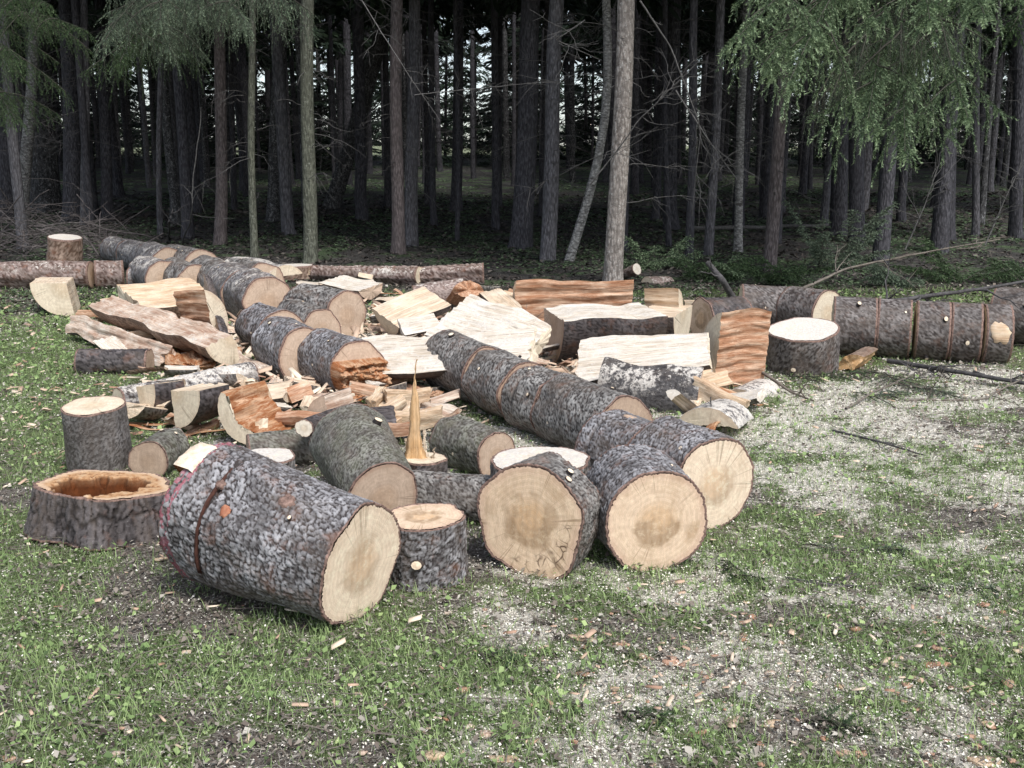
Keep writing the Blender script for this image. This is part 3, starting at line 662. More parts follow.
# ------------------------------------------------------------------ spruce foliage
def bough_geo(paths, side_len=.5, step=.05, droop=.5, twig=.10, tstep=.028, nlen=.013, nw=.0035, nstep=.007, hang=0., seed=0, curtain=0., limb_r=.018):
    """needle clad twigs hanging from limb paths: returns wood tubes and needle triangles"""
    r = np.random.default_rng(seed); tw = []; rad = []; NV = []; NR = []
    def seg(P, D, L, dr, n):
        t = np.linspace(0, 1, n)[:, None]
        return P + D * L * t + np.array([0, 0, -1.]) * dr * L * t ** 1.8
    allseg = []
    for P in paths:
        P = np.asarray(P, float); d = np.diff(P, axis=0); ln = np.linalg.norm(d, axis=1); tot = ln.sum(); cum = np.concatenate([[0], np.cumsum(ln)])
        tw.append(P); rad.append(np.linspace(limb_r, min(.004, limb_r * .5), len(P)))
        s = tot * .12
        side = 1
        while s < tot:
            i = min(len(d) - 1, np.searchsorted(cum, s) - 1); T = d[i] / ln[i]; p = P[i] + T * (s - cum[i])
            lat = np.cross(T, [0, 0, 1.]); lat /= np.linalg.norm(lat) + 1e-6
            f = s / tot; L = side_len * (1.15 - .85 * f) * r.uniform(.6, 1.15)
            D = T * r.uniform(.35, .8) + lat * side * r.uniform(.5, 1) + np.array([0, 0, r.uniform(-.25, .1)]); D /= np.linalg.norm(D)
            if curtain and r.random() < curtain: D = D * .7 + np.array([0, 0, -.8]); D /= np.linalg.norm(D); L *= r.uniform(.8, 1.3)
            S = seg(p, D, L, droop * r.uniform(.6, 1.4), 9); tw.append(S); rad.append(np.linspace(.005, .0018, 9)); allseg.append((S, L))
            s += step * r.uniform(.6, 1.4); side = -side
        allseg.append((P[-4:], np.linalg.norm(P[-1] - P[-4])))
    twp = []
    for S, L in allseg:
        n = max(2, int(L / tstep)); d = np.diff(S, axis=0)
        for k in range(n):
            f = (k + .5) / n * (len(d)); i = min(len(d) - 1, int(f)); p = S[i] + d[i] * (f - i); T = d[i] / (np.linalg.norm(d[i]) + 1e-6)
            lat = np.cross(T, [0, 0, 1.]); lat = lat / (np.linalg.norm(lat) + 1e-6) if np.linalg.norm(lat) > .1 else np.array([math.cos(k * 2.4), math.sin(k * 2.4), 0])
            D = T * .7 + lat * (1 if k % 2 else -1) * r.uniform(.5, 1.1) + r.normal(0, .22, 3) + np.array([0, 0, -hang]); D /= np.linalg.norm(D)
            l = twig * r.uniform(.5, 1.2) * (1.1 - .5 * k / n)
            twp.append((p, D, l))
        twp.append((S[-1], d[-1] / (np.linalg.norm(d[-1]) + 1e-6), twig * .7))
        # needles along the side branch itself
        twp += [(S[i], d[i] / (np.linalg.norm(d[i]) + 1e-6), np.linalg.norm(d[i])) for i in range(len(d))]
    for p, D, l in twp:
        m_ = max(3, int(l / nstep)); t = (np.arange(m_) + .5) / m_
        c = p + D * l * t[:, None] + np.array([0, 0, -.25]) * l * t[:, None] ** 2
        rv = r.normal(0, 1, (m_ * 2, 3)); rv -= (rv @ D)[:, None] * D; rv /= np.linalg.norm(rv, axis=1)[:, None] + 1e-6
        dirn = rv * .8 + D * .65; cc = np.repeat(c, 2, 0); L_ = nlen * r.uniform(.7, 1.2, (m_ * 2, 1))
        wv = np.cross(dirn, rv); wv /= np.linalg.norm(wv, axis=1)[:, None] + 1e-6
        NV.append(np.stack([cc - wv * nw / 2, cc + wv * nw / 2, cc + dirn * L_], 1).reshape(-1, 3))
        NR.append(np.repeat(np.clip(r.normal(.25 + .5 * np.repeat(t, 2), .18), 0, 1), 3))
    return tw, rad, np.concatenate(NV), np.concatenate(NR)
def bough_obj(name, parent, base, paths, nmat='needle', wmat='bough_wood', **kw):
    tw, rad, NV, NR = bough_geo(paths, **kw)
    V, Fq = tubes(tw, rad, 3); b0 = np.array(base)
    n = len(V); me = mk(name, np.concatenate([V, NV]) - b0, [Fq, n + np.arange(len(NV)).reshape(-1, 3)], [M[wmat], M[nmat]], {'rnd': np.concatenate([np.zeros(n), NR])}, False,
                         np.concatenate([np.zeros(len(Fq), int), np.ones(len(NV) // 3, int)]))
    return link(name, me, parent)
def curve(p0, p1, sag=.3, n=14, wob=.03, seed=0):
    r = np.random.default_rng(seed); t = np.linspace(0, 1, n)[:, None]; p0 = np.array(p0); p1 = np.array(p1)
    P = p0 * (1 - t) + p1 * t; P[:, 2] += (sag * 4 * t * (1 - t))[:, 0]
    w = r.normal(0, wob, (n, 3)); w[0] = 0; w[-1] = 0
    return P + np.cumsum(w, 0) * .25 * (1 - t) * np.minimum(1, t * 6)

# ------------------------------------------------------------------ standing trees
def trunk_mesh(path, r0, r1, mat, ns=14, flare=.35, seed=0, name='trunk'):
    P = np.asarray(path, float); n = len(P); t = np.linspace(0, 1, n); r = r0 * (1 - t) + r1 * t
    hgt = P[:, 2] - P[0, 2]; r = r * (1 + flare * np.exp(-hgt / .22))
    V, Fq = tubes([P], [r], ns); V = V.reshape(n, ns, 3); c = P[:, None, :]
    k = 1 + .10 * (vn3(np.arange(ns)[None, :] * .9 + 0 * t[:, None], hgt[:, None] * 1.6, np.full((n, ns), seed * 1.0), seed) - .5)
    root_l = 1 + .30 * np.exp(-hgt / .18)[:, None] * np.cos(np.arange(ns)[None, :] / ns * 6.283 * 4 + seed)
    V = c + (V - c) * (k * root_l)[..., None]
    return mk(name, V.reshape(-1, 3), Fq, mat, None, True)
def dead_geo(z0, z1, n, lmin, lmax, rt, seed, leanf=lambda z: (0, 0)):
    """bare snapped lower branches"""
    r = np.random.default_rng(seed); paths = []; rad = []
    for k in range(n):
        z = r.uniform(z0, z1); a = r.uniform(0, 6.283); L = r.uniform(lmin, lmax) * (1 if r.random() > .35 else .35); lx, ly = leanf(z)
        p0 = np.array([lx + math.cos(a) * rt * .7, ly + math.sin(a) * rt * .7, z]); D = np.array([math.cos(a), math.sin(a), r.uniform(-.35, .25)])
        t = np.linspace(0, 1, 7)[:, None]; P = p0 + D * L * t + np.array([0, 0, -r.uniform(.0, .35)]) * L * t ** 2 + np.cumsum(r.normal(0, .02, (7, 3)), 0)
        paths.append(P); rad.append(np.linspace(.007, .002, 7))
        for q in range(int(L * 5)):
            i = r.integers(2, 6); dd = D * .6 + r.normal(0, .5, 3); dd[2] -= .4; dd /= np.linalg.norm(dd); l = L * r.uniform(.15, .4)
            Q = P[i] + dd * l * t[:5] / t[4] + np.cumsum(r.normal(0, .012, (5, 3)), 0); paths.append(Q); rad.append(np.linspace(.004, .0015, 5))
    return paths, rad
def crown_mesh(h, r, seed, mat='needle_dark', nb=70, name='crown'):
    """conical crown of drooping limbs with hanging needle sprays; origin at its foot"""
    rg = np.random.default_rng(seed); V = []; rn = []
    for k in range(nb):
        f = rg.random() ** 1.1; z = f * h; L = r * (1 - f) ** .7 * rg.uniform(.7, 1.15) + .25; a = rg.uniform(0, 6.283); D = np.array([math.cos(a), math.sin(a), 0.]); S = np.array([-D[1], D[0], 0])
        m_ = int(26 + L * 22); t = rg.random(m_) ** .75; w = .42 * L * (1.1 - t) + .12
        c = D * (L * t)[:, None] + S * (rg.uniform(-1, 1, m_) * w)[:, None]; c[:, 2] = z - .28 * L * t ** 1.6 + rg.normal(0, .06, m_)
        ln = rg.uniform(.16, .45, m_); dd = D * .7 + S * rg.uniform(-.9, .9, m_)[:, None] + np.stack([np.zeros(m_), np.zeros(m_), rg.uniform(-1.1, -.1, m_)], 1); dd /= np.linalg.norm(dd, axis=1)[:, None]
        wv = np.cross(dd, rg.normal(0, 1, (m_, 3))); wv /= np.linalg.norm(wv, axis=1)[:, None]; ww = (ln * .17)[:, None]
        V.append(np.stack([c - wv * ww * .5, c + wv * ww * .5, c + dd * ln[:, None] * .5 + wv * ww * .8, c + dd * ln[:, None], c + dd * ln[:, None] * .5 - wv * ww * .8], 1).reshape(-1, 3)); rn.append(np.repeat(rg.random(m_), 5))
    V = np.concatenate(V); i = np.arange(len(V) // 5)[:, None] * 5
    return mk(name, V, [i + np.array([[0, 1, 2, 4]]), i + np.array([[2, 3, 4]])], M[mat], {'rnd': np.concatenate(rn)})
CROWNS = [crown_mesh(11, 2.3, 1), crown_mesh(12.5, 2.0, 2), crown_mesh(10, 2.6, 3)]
DEADS = []
for q in range(4):
    pp, rr = dead_geo(1.2, 7.5, 40, .5, 1.7, .11, 40 + q); V, Fq = tubes(pp, rr, 3); DEADS.append(mk('dead_branches', V, Fq, M['twig_dark']))
DEADS_N = []
for q in range(3):
    pp, rr = dead_geo(1.0, 4.5, 26, .35, 1.5, .11, 60 + q); V, Fq = tubes(pp, rr, 3); DEADS_N.append(mk('dead_branches', V, Fq, M['twig_grey']))
TRUNKS = []
for q, mt in enumerate(['tr_dark', 'tr_dark', 'tr_grey', 'tr_dark', 'tr_birchdark']):
    z = np.concatenate([[-.15, 0, .1, .25, .5], np.linspace(1, 17, 16)]); wx = np.cumsum(rng.normal(0, .015, len(z)))
    TRUNKS.append(trunk_mesh(np.stack([wx, wx[::-1] - wx[-1], z], 1), .12, .05, M[mt], 10, .35, q))
def tree(name, label, u, v, wpx, top_u, mat, crown=None, dead=True, group=None, height=16, cat='tree', bendpx=0, cz=None, cs=1.0, mid=None):
    """front tree: base pixel, trunk width in px, and the pixel column where it leaves the frame"""
    B = at(u, v, 0); d = dep(B); r0 = wpx * d / F / 2; T = atY(top_u, 0, B.y + .0)
    k = (T.x - B.x) / max(.3, (T.z - B.z)); root = thing(name, label, cat, B, group)
    z = np.concatenate([[-.2, 0, .08, .2, .4, .7], np.linspace(1.0, height, 26)])
    zt = T.z - B.z
    x = k * z + (bendpx * d / F) * np.sin(np.clip(z / zt, 0, 1) * np.pi) + .02 * np.sin(z * 1.3 + u)
    if height > zt + 3: x = np.where(z > zt, k * zt + (z - zt) * k * .4, x)
    P = np.stack([x, .02 * np.sin(z + u), z], 1)
    link('trunk', trunk_mesh(P, r0, r0 * .45, M[mat], 18, .30, int(u) % 17), root)
    if dead:
        o = link('dead_branches', random.choice(DEADS_N), root); o.scale = (1, 1, 1); o.rotation_euler = (0, 0, random.uniform(0, 6.28)); o.location = (k * 1.5, 0, random.uniform(-.2, .4))
    if crown is not None:
        c = link('crown', CROWNS[crown], root); zz = cz or max(4.2, zt + 1.0); c.location = (k * zz, 0, zz); c.rotation_euler = (0, 0, random.uniform(0, 6.28)); c.scale = (cs, cs, 1)
    return root, B
# ================================================================== THE LOGS
G_ROW_L = 'rounds of the cut trunk on the far left'
G_ROW_R = 'rounds of the long trunk lying at the right'
G_ROW_M = 'rounds of the trunk lying across the middle of the pile'
PI = math.pi
# --- foreground
log('log_round', 'largest foreground log, bluish scaly bark, pale cut end facing right, faint red paint at left', (214, 509, 68), (362, 565, 64), 'bark_blue', 'face_tan', 'face_pale',
    lift=(.05, .0), flake=.018, amp=.0065, paint=True, rings=((.17, 2.6, 1.2),), seed=7, lobes=.03)
ROOT_A = LAST['root']; LAST_A = dict(LAST)
log('log_round', 'front log whose tan cut end has a black crack at its lower right', (550, 509, 55), (530, 523, 59), 'bark_grey', 'face_old', 'face_crack', flake=.017, amp=.006, lobes=.045)
log('log_round', 'front log whose cut end shows a brown horseshoe stain, right of the cracked one', (630, 494, 54), (658, 523, 55), 'bark_blue', 'face_old', 'face_tan', flake=.017, amp=.006, lobes=.012)
log('log_round', 'front log at the right edge of the pile, pale cut end turned to the right', (664, 463, 47), (716, 485, 49), 'bark_blue', 'face_old', 'face_pale', flake=.017, amp=.006, lobes=.02)
upright('log_round', 'upright round behind the cracked log, its flat white sawn top an oval', 541, 459, 50, .30, 'bark_grey', 'face_white')
upright('log_round', 'short upright bluish round with orange top, at the right end of the largest log', 424, 516, 40, .24, 'bark_blue', 'face_tan', tilt=(-.03, -.02), stubs=((4.6, .45),), amp=.006)
# hollow stump
r_, P_, rr_ = upright('tree_stump', 'low wide stump with a rotten orange hollow in its top, at the far left front', 106, 484, 60, .20, 'bark_dark', 'wood_rot_shaded_face', tilt=(.06, .04), cat='stump', vfis=True, flake=.03, amp=.011, r0k=1.08, hole=(-.03, -.01, .20, .17, .17), flare=.06, lobes=.10) if 'wood_rot_shaded_face' in M else (None, None, None)
upright('log_round', 'upright grey-brown round with a flat pale top standing in the grass behind the hollow stump', 93, 405, 31, .34, 'bark_fine', 'face_cream', tilt=(.0, -.09), amp=.002, flake=.010)
log('log_round', 'small grey log lying end-on in the grass between the upright round and the largest log', (172, 447, 20), (148, 462, 21), 'bark_green', 'face_old', 'bark_end' if 'bark_end' in M else 'face_old', amp=.003)
upright('log_round', 'round behind the largest log of which only the white sawn top shows above the bark', 263, 456, 32, .33, 'bark_grey', 'face_white')
# --- middle left
log('log_round', 'greenish grey smooth log, only the top of its brown cut end showing', (350, 443, 41), (384, 499, 37), 'bark_green', 'face_old', 'face_pink', lift=(.06, .0), amp=.0025, flake=.012, stubs=((1.2, .35),))
log('log_round', 'short mossy log right of the splintered stump, brown cut end facing right', (450, 440, 26), (497, 456, 25), 'bark_green', 'face_old', 'face_pink', amp=.004)
log('log_round', 'grey log lying behind the short upright round with one pale branch stub', (408, 494, 24), (500, 500, 25), 'bark_grey', 'face_old', 'face_pink', amp=.004, stubs=((3.9, .62),))
log('log', 'mossy green log wedged under the wood blocks, left of the greenish grey log', (318, 445, 19), (248, 452, 18), 'bark_green', 'face_cream', 'face_old', amp=.004)
log('log', 'thin pale-ended log poking out beside the rotten block', (345, 415, 10), (304, 428, 9), 'bark_dark', 'face_cream', 'face_white', lift=(.12, .22))
# stump with a tall splinter
r_, P_, rr_ = upright('tree_stump', 'small cut stump with one tall orange splinter rising from it', 425, 458, 22, .20, 'bark_dark', 'face_cream', cat='stump')
def splinter(root, base, x, y, z0, h, w, seed=3):
    """a torn flat shard standing on the stump"""
    q = np.random.default_rng(seed); n = 34; t = np.linspace(0, 1, n); hw = w * (.10 + .38 * (1 - t) + .52 * np.exp(-t * 9)) * (1 - t ** 6 * .8)
    jl = np.cumsum(q.normal(0, .0022, n)); jr = np.cumsum(q.normal(0, .0022, n)); L_ = x - hw * 1.1 + jl; R_ = x + hw * .8 + jr; R_ = np.maximum(R_, L_ + .006); z = z0 + h * t
    th = .011 * (1.2 - t) + .003; rows = []
    for k, (f, d) in enumerate([(0, 0), (.25, 1), (.5, .5), (.75, 1.1), (1, 0), (.75, -1), (.5, -.6), (.25, -1)]):
        rows.append(np.stack([L_ * (1 - f) + R_ * f + q.normal(0, .0012, n), y - th * d + q.normal(0, .0015, n), z], 1))
    V = np.stack(rows, 1).reshape(-1, 3)
    link('splinter', mk('splinter', V, gridf(8, n, True), M['wood_orange'] if seed == 3 else M['wood_pale']), root, Matrix.Translation(-base))


for a_ in ((-.035, 0, .48, .075, 3), (.0, .02, .15, .03, 4), (-.075, .01, .11, .025, 5), (.03, .0, .07, .03, 6)): splinter(r_, Vector(r_.location), P_.x + a_[0], P_.y + a_[1], P_.z - .02, a_[2], a_[3], a_[4])
# --- trunk across the middle (M)
log('log_round', 'far round of the middle trunk, its top end under the white slab', (449, 360, 30), (490, 377, 31), 'bark_grey', 'face_old', 'face_pink', group=G_ROW_M, amp=.004, stubs=((1.9, .3), (4.2, .55)))
log('log_round', 'second round of the middle trunk, between the far round and the red kerf', (493, 379, 32), (527, 395, 33), 'bark_grey', 'face_old', 'face_pink', group=G_ROW_M, amp=.004)
log('log_round', 'third round of the middle trunk, right of the red kerf', (530, 397, 34), (560, 408, 34), 'bark_grey', 'face_pink', 'face_pink', group=G_ROW_M, amp=.004, rings=((.10, 1.6, .4),))
log('log_round', 'fourth round of the middle trunk, with the brown crescent of its cut end showing', (562, 409, 34), (624, 433, 37), 'bark_grey', 'face_pink', 'face_old', group=G_ROW_M, amp=.005, rings=((.20, 1.2, .4),))
log('log_round', 'round wedged between middle trunk and right front log, a flat patch cut on top', (606, 446, 39), (650, 463, 38), 'bark_blue', 'face_pink', 'face_old', group=G_ROW_M, amp=.005, rings=((.08, 1.5, .6),))
patch('flat_patch', R(80), .16, .045, .05, M['face_pink_p'], 4, .006)
# --- dark ring trunk left of middle
G_2 = 'rounds of the blue-grey trunk left of the middle'
log('log_round', 'rear round of the blue-grey trunk left of the middle', (258, 327, 24), (283, 335, 25), 'bark_blue', 'face_old', 'face_pink', group=G_2, amp=.004)
log('log_round', 'middle round of the blue-grey trunk, leaning against the rear one', (280, 345, 30), (308, 357, 30), 'bark_blue', 'face_pink', 'face_pink', group=G_2, amp=.004)
rt, A_, B_, r0_, r1_ = log('log_round', 'near round of the blue-grey trunk, its cut end torn and rotten orange below', (322, 356, 28), (358, 370, 30), 'bark_blue', 'face_pink', 'face_pink', group=G_2, amp=.004)
log('log_round', 'round behind the blue-grey trunk with a wide clean tan cut end', (302, 308, 24), (347, 315, 25), 'bark_grey', 'face_old', 'face_pink', amp=.004, stubs=((1.5, .4),), group='rounds lying behind the blue-grey trunk')
log('log_round', 'small round in front of the wide clean tan cut end, showing a brown crescent', (292, 322, 22), (322, 332, 22), 'bark_grey', 'face_pink', 'face_pink', amp=.004, group='rounds lying behind the blue-grey trunk')
# --- trunk in rounds, far left
rows = [((112, 249, 13), (130, 254, 14), 'farthest round of the far left trunk, beside the brush pile', 'bark_dust'),
        ((131, 254, 15), (150, 260, 16), 'second round of the far left trunk counted from the brush pile', 'bark_dust'),
        ((150, 259, 17), (168, 266, 18), 'third round of the far left trunk, with a pink-brown rim', 'bark_dust'),
        ((176, 261, 17), (203, 268, 19), 'round of the far left trunk with a tan cap of cut end, topmost there', 'bark_grey'),
        ((146, 272, 17), (165, 279, 19), 'low round in the far left trunk with its brown cut end turned right', 'bark_dust'),
        ((173, 276, 18), (196, 284, 19), 'round below the tan capped one in the far left trunk', 'bark_grey'),
        ((205, 275, 20), (228, 285, 22), 'grey round just right of the far left trunk, notched at its top', 'bark_grey'),
        ((228, 285, 23), (246, 296, 25), 'round with a thin brown rim behind the blue-grey trunk, left one', 'bark_dust'),
        ((247, 294, 26), (268, 303, 26), 'round with a brown crescent of cut end, touching the blue-grey trunk', 'bark_dust')]
for a, b_, lab, bk in rows: log('log_round', lab, a, b_, bk, 'face_pink', 'face_pink', group=G_ROW_L, amp=.004)
log('log_round', 'pinkish round peeping out between the far left rounds and the snow-white slab', (236, 275, 18), (266, 283, 20), 'bark_grey', 'face_old', 'face_pink', amp=.004)
log('log_round', 'short round on the ground before the far left trunk with a narrow white left end', (158, 279, 12), (130, 279, 12), 'bark_dust', 'face_old', 'face_white', amp=.004)
log('log', 'long barkless trunk lying across the far left edge, splintered along its top', (-60, 276, 14), (92, 275, 14), 'bark_strip', 'face_cream', 'face_pink', amp=.006, vfis=True)
log('log', 'short pale-ended section continuing the splintered trunk at the far left', (95, 275, 14), (124, 274, 14), 'bark_strip', 'face_cream', 'face_pink', amp=.006, vfis=True)
upright('log_round', 'small upright round with a white top standing on the splintered trunk', 65, 237, 16, .36, 'bark_red', 'face_white', tilt=(.12, -.10), z0=.24)
upright('log_round', 'small red-barked upright round standing at the rear of the pile', 296, 265, 17, .20, 'bark_red', 'face_white')
log('log', 'long knotty barkless log lying at the rear of the pile', (314, 273, 8), (420, 276, 10), 'bark_strip', 'face_cream', 'face_cream', amp=.012, vfis=True, lobes=.1)
log('log', 'gnarled end of the knotty rear log, dark at its right end', (418, 276, 9), (484, 274, 11), 'bark_strip', 'face_cream', 'face_old', amp=.014, vfis=True, lobes=.12)
# --- right row
RR = [((740, 307, 23), (790, 309, 22), 'leftmost round at the back of the right trunk, with a pale sawn kerf', 0.),
      ((791, 309, 23), (828, 314, 24), 'second round of the right trunk, behind the tilted upright round', 0.),
      ((832, 326, 30), (875, 328, 30), 'thick round of the right trunk with a pale stub, right of the tilted upright round', 0.),
      ((876.5, 328.2, 30), (910, 330, 30), 'round of the right trunk ending at the wide white kerf', 0.),
      ((914.5, 330.3, 30), (948, 332, 30), 'round of the right trunk just right of the wide white kerf', 0.),
      ((949.2, 332, 30), (980, 333.6, 30), 'round of the right trunk with one dark knot', 0.),
      ((981.2, 333.7, 30), (1008, 335, 30), 'round of the right trunk with a square of bark peeled off', 0.),
      ((994, 315, 29), (1080, 322, 29), 'last round of the right trunk running out of the picture', 0.)]
for i, (a, b_, lab, bd) in enumerate(RR):
    log('log_round', lab, a, b_, 'bark_right', 'face_cream', 'face_cream', group=G_ROW_R, amp=.0035, flake=.018, stubs=[(), (), ((2.2, .55),), (), ((2.6, .8), (4.0, .35)), ((3.3, .5),), (), ((2.6, .4), (3.3, .2))][i], rings=((.16, PI, .8),) if i == 0 else (), lobes=.02, lump=.012, seed=900 if 1 < i < 7 else 950)
    if i == 6: patch('peeled_patch', PI * .93, .10, .10, .085, M['wood_block'], 3, .004)
upright('log_round', 'upright round with a tilted white oval top leaning on the right trunk', 803, 329, 34, .33, 'bark_right', 'face_white', tilt=(-.10, -.20), stubs=((4.2, .30),), r0k=1.06)
log('log_round', 'round whose smooth tan end faces left, behind the red split block', (742, 317, 21), (701, 319, 22), 'bark_dark', 'face_old', 'face_tan', amp=.004)

# --- riven and sawn pieces
S = split
S('wood_slab', 'large snow-white slab with dark bark on its right underside, lying right of the middle trunk', (576, 366), (712, 352), 40, (205, 335), 26, True, 'bark_dark', 'wood_white', lift=(.02, .16), ragged=.05, taper=.7, amp=.010)
S('wood_slab', 'dark slab on edge with sawdust stuck to its bark, below the large snow-white slab', (600, 383), (700, 392), 40, (115, 190), 0, True, 'bark_snow_dark', 'wood_pink', 'face_pink', lift=(.0, .0))
S('wood_slab', 'squared dark-barked log half with a long flat white top at the right of the pile', (553, 336), (652, 334), 46, (185, 355), 0, True, 'bark_dark', 'wood_white', 'face_pink', lift=(.03, .03))
S('split_log', 'long reddish split log lying behind the flat-topped half, rotten streaks along its side', (513, 303), (632, 300), 20, (20, 160), -80, True, 'bark_dark', 'wood_red', 'face_tan', ragged=.03, lift=(.12, .12), amp=.010)
S('split_log', 'short pale split piece at the right end of the flat-topped half', (646, 328), (683, 330), 44, (190, 350), 0, True, 'bark_dark', 'wood_pale', 'face_cream', lift=(.05, .05))
S('split_log', 'tan-topped split piece behind the short pale one', (646, 309), (680, 311), 20, (20, 150), -70, True, 'bark_dark', 'wood_block', 'face_cream', lift=(.16, .16))
S('split_log', 'red-brown split block with deep grooves left of the tilted upright round', (710, 350), (760, 346), 37, (20, 160), -84, True, 'bark_dark', 'wood_red', 'face_cream', lift=(.0, .0), amp=.010)
S('split_log', 'upright tan splinter block standing in front of the flat-topped half', (641, 318), (643, 338), 16, (0, 120), 0, False, 'bark_red', 'wood_orange', 'wood_end', lift=(.12, .0), amp=.012)
S('split_log', 'low half-round slab lying in the sawdust at the right edge of the pile', (764, 384), (742, 393), 26, (35, 145), 0, True, 'bark_snow', 'wood_pale', 'face_pink')
S('split_log', 'half-round slab with a tan end and white top behind the right front log', (728, 405), (706, 418), 36, (32, 148), 0, True, 'bark_snow', 'wood_pale', 'face_cream', lift=(.06, .06))
S('split_log', 'short pale stick of split wood leaning on the dark slab', (672, 394), (692, 410), 11, (0, 90), 45, False, 'bark_dark', 'wood_pale', 'face_white', lift=(.20, .05))
S('split_log', 'orange split chunk lying at the foot of the right trunk', (866, 354), (848, 364), 16, (0, 120), 60, False, 'bark_red', 'wood_orange', 'face_tan', amp=.012, ragged=.12)
# white heap in the middle
S('wood_slab', 'broad snow-white slab sloping across the centre of the pile', (350, 362), (535, 350), 36, (205, 335), 24, True, 'bark_dark', 'wood_white', 'face_cream', lift=(.06, .20), ragged=.05, taper=.8, amp=.010)
S('wood_slab', 'white slab lying on top at the centre of the pile, behind the broad one', (446, 318), (540, 342), 34, (205, 335), 26, True, 'bark_dark', 'wood_white', 'face_cream', lift=(.26, .16), ragged=.05, taper=.7, amp=.012)
S('split_log', 'pale wedge with a white ridge leaning to the right in the centre of the pile', (386, 322), (438, 300), 26, (200, 330), 20, True, 'bark_dark', 'wood_pale', 'face_cream', lift=(.08, .24), amp=.008)
S('split_log', 'square-ended white stick pointing up to the left beside the reddish split log', (512, 318), (490, 298), 20, (240, 330), 20, False, 'bark_dark', 'wood_pale', 'face_white', lift=(.12, .22))
S('split_log', 'narrow white stick just left of the square-ended one', (494, 318), (474, 304), 13, (240, 330), 10, False, 'bark_dark', 'wood_pale', 'face_white', lift=(.14, .22))
S('split_log', 'bark-free pole lying across the rear of the white heap', (412, 296), (466, 290), 14, (20, 170), 30, True, 'bark_strip', 'wood_pink', 'face_cream', lift=(.15, .2), amp=.012, ragged=.1)
S('split_log', 'reddish upright torn piece at the rear of the white heap', (462, 300), (470, 288), 15, (20, 150), 0, False, 'bark_red', 'wood_red', 'face_tan', lift=(.15, .34), amp=.01, ragged=.2)
S('split_log', 'flat pink split board lying left of the broad snow-white slab', (375, 350), (450, 342), 34, (235, 305), 5, True, 'bark_dark', 'wood_pink', 'face_cream', lift=(.05, .08), amp=.012, ragged=.12)
S('split_log', 'dusty split board in front of the pink one', (385, 366), (440, 360), 30, (230, 310), -8, True, 'bark_dark', 'wood_white', 'face_cream', lift=(.0, .05), amp=.012, ragged=.14)
S('wood_slab', 'white sawn log half lying left of the centre behind the wide tan cut end', (296, 290), (376, 288), 20, (200, 345), 0, True, 'bark_red', 'wood_white', 'face_pink', lift=(.02, .02), ragged=.04)
S('split_log', 'second white log half just behind the first, near the small red-barked round', (330, 284), (372, 292), 18, (200, 340), 8, True, 'bark_red', 'wood_white', 'face_pink', lift=(.1, .05), ragged=.06)
S('wood_slab', 'snow-white slab lying on top of the pinkish round, left of the small red-barked one', (236, 262), (284, 272), 22, (40, 150), 0, True, 'bark_snow', 'wood_pink', 'face_cream', lift=(.30, .25))
S('split_log', 'pale broken piece lying between the two white slabs', (470, 352), (520, 362), 22, (225, 315), 0, True, 'bark_dark', 'wood_pale', 'face_cream', lift=(.02, .02), amp=.012, ragged=.15)
S('split_log', 'pinkish split piece behind the third round of the middle trunk', (522, 376), (572, 384), 20, (230, 320), 0, True, 'bark_dark', 'wood_white', 'face_pink', lift=(.0, .0), amp=.01, ragged=.12)
# left pile
S('split_log', 'long split plank nearest the grass at the left, its left tip white and torn', (72, 322), (178, 357), 20, (230, 310), 8, False, 'bark_dark', 'wood_pink', 'face_cream', lift=(.06, .02), ragged=.14, amp=.010)
S('split_log', 'long thick split plank above the torn one, red-brown stripes along it', (103, 308), (224, 350), 26, (215, 300), -15, False, 'bark_red', 'wood_pink', 'face_cream', lift=(.14, .08), ragged=(.06, .0), amp=.010)
S('split_log', 'wide split block with a flat white top at the back of the left planks', (130, 306), (206, 298), 32, (195, 345), 14, True, 'bark_red', 'wood_block', 'face_cream', lift=(.10, .12), ragged=.03, amp=.010)
S('split_log', 'upright wedge with red-brown split sides at the right of the left planks', (188, 318), (216, 322), 30, (20, 150), -75, True, 'bark_dark', 'wood_red', 'face_cream', lift=(.03, .03), amp=.014)
S('wood_slab', 'thin dark board propped upright at the right end of the left planks', (226, 350), (208, 282), 9, (10, 170), 90, True, 'bark_dark', 'wood_pink', 'face_cream', lift=(.0, .46), amp=.006)
S('split_log', 'quarter log at the far left with a pale striped end facing the camera', (62, 291), (52, 300), 30, (178, 280), 0, False, 'bark_dark', 'wood_pale', 'face_cream', lift=(.0, .0), amp=.002)
log('log', 'dark furrowed log lying in the grass at the left with a white left end', (150, 362, 13), (79, 362, 13), 'bark_dark', 'face_old', 'face_white', amp=.008, vfis=True, flake=.02)
S('split_log', 'narrow splinter lying loosely over the left planks', (182, 320), (226, 342), 9, (240, 330), 0, False, 'bark_dark', 'wood_pink', 'face_cream', lift=(.26, .2), ragged=.1)
S('split_log', 'crumbling rotten piece at the foot of the left planks', (176, 352), (196, 372), 26, (210, 330), 0, True, 'bark_dark', 'wood_rot', 'face_tan', lift=(.0, .0), ragged=.3, amp=.02)
log('log', 'long sawdust-covered log lying behind the split blocks at the left', (252, 377, 15), (118, 402, 14), 'bark_snow', 'face_cream', 'face_cream', amp=.006)
S('split_log', 'block with a square pale end and white top left of the rotten block', (216, 402), (186, 410), 36, (-85, 5), 0, False, 'bark_dark', 'wood_pale', 'face_cream', lift=(.05, .05), amp=.005)
S('split_log', 'rotten block with a pale triangular end and crumbling orange inside', (280, 404), (240, 420), 31, (150, 300), 0, True, 'bark_dark', 'wood_rot', 'face_cream', lift=(.03, .03), amp=.022, bowl=.2)
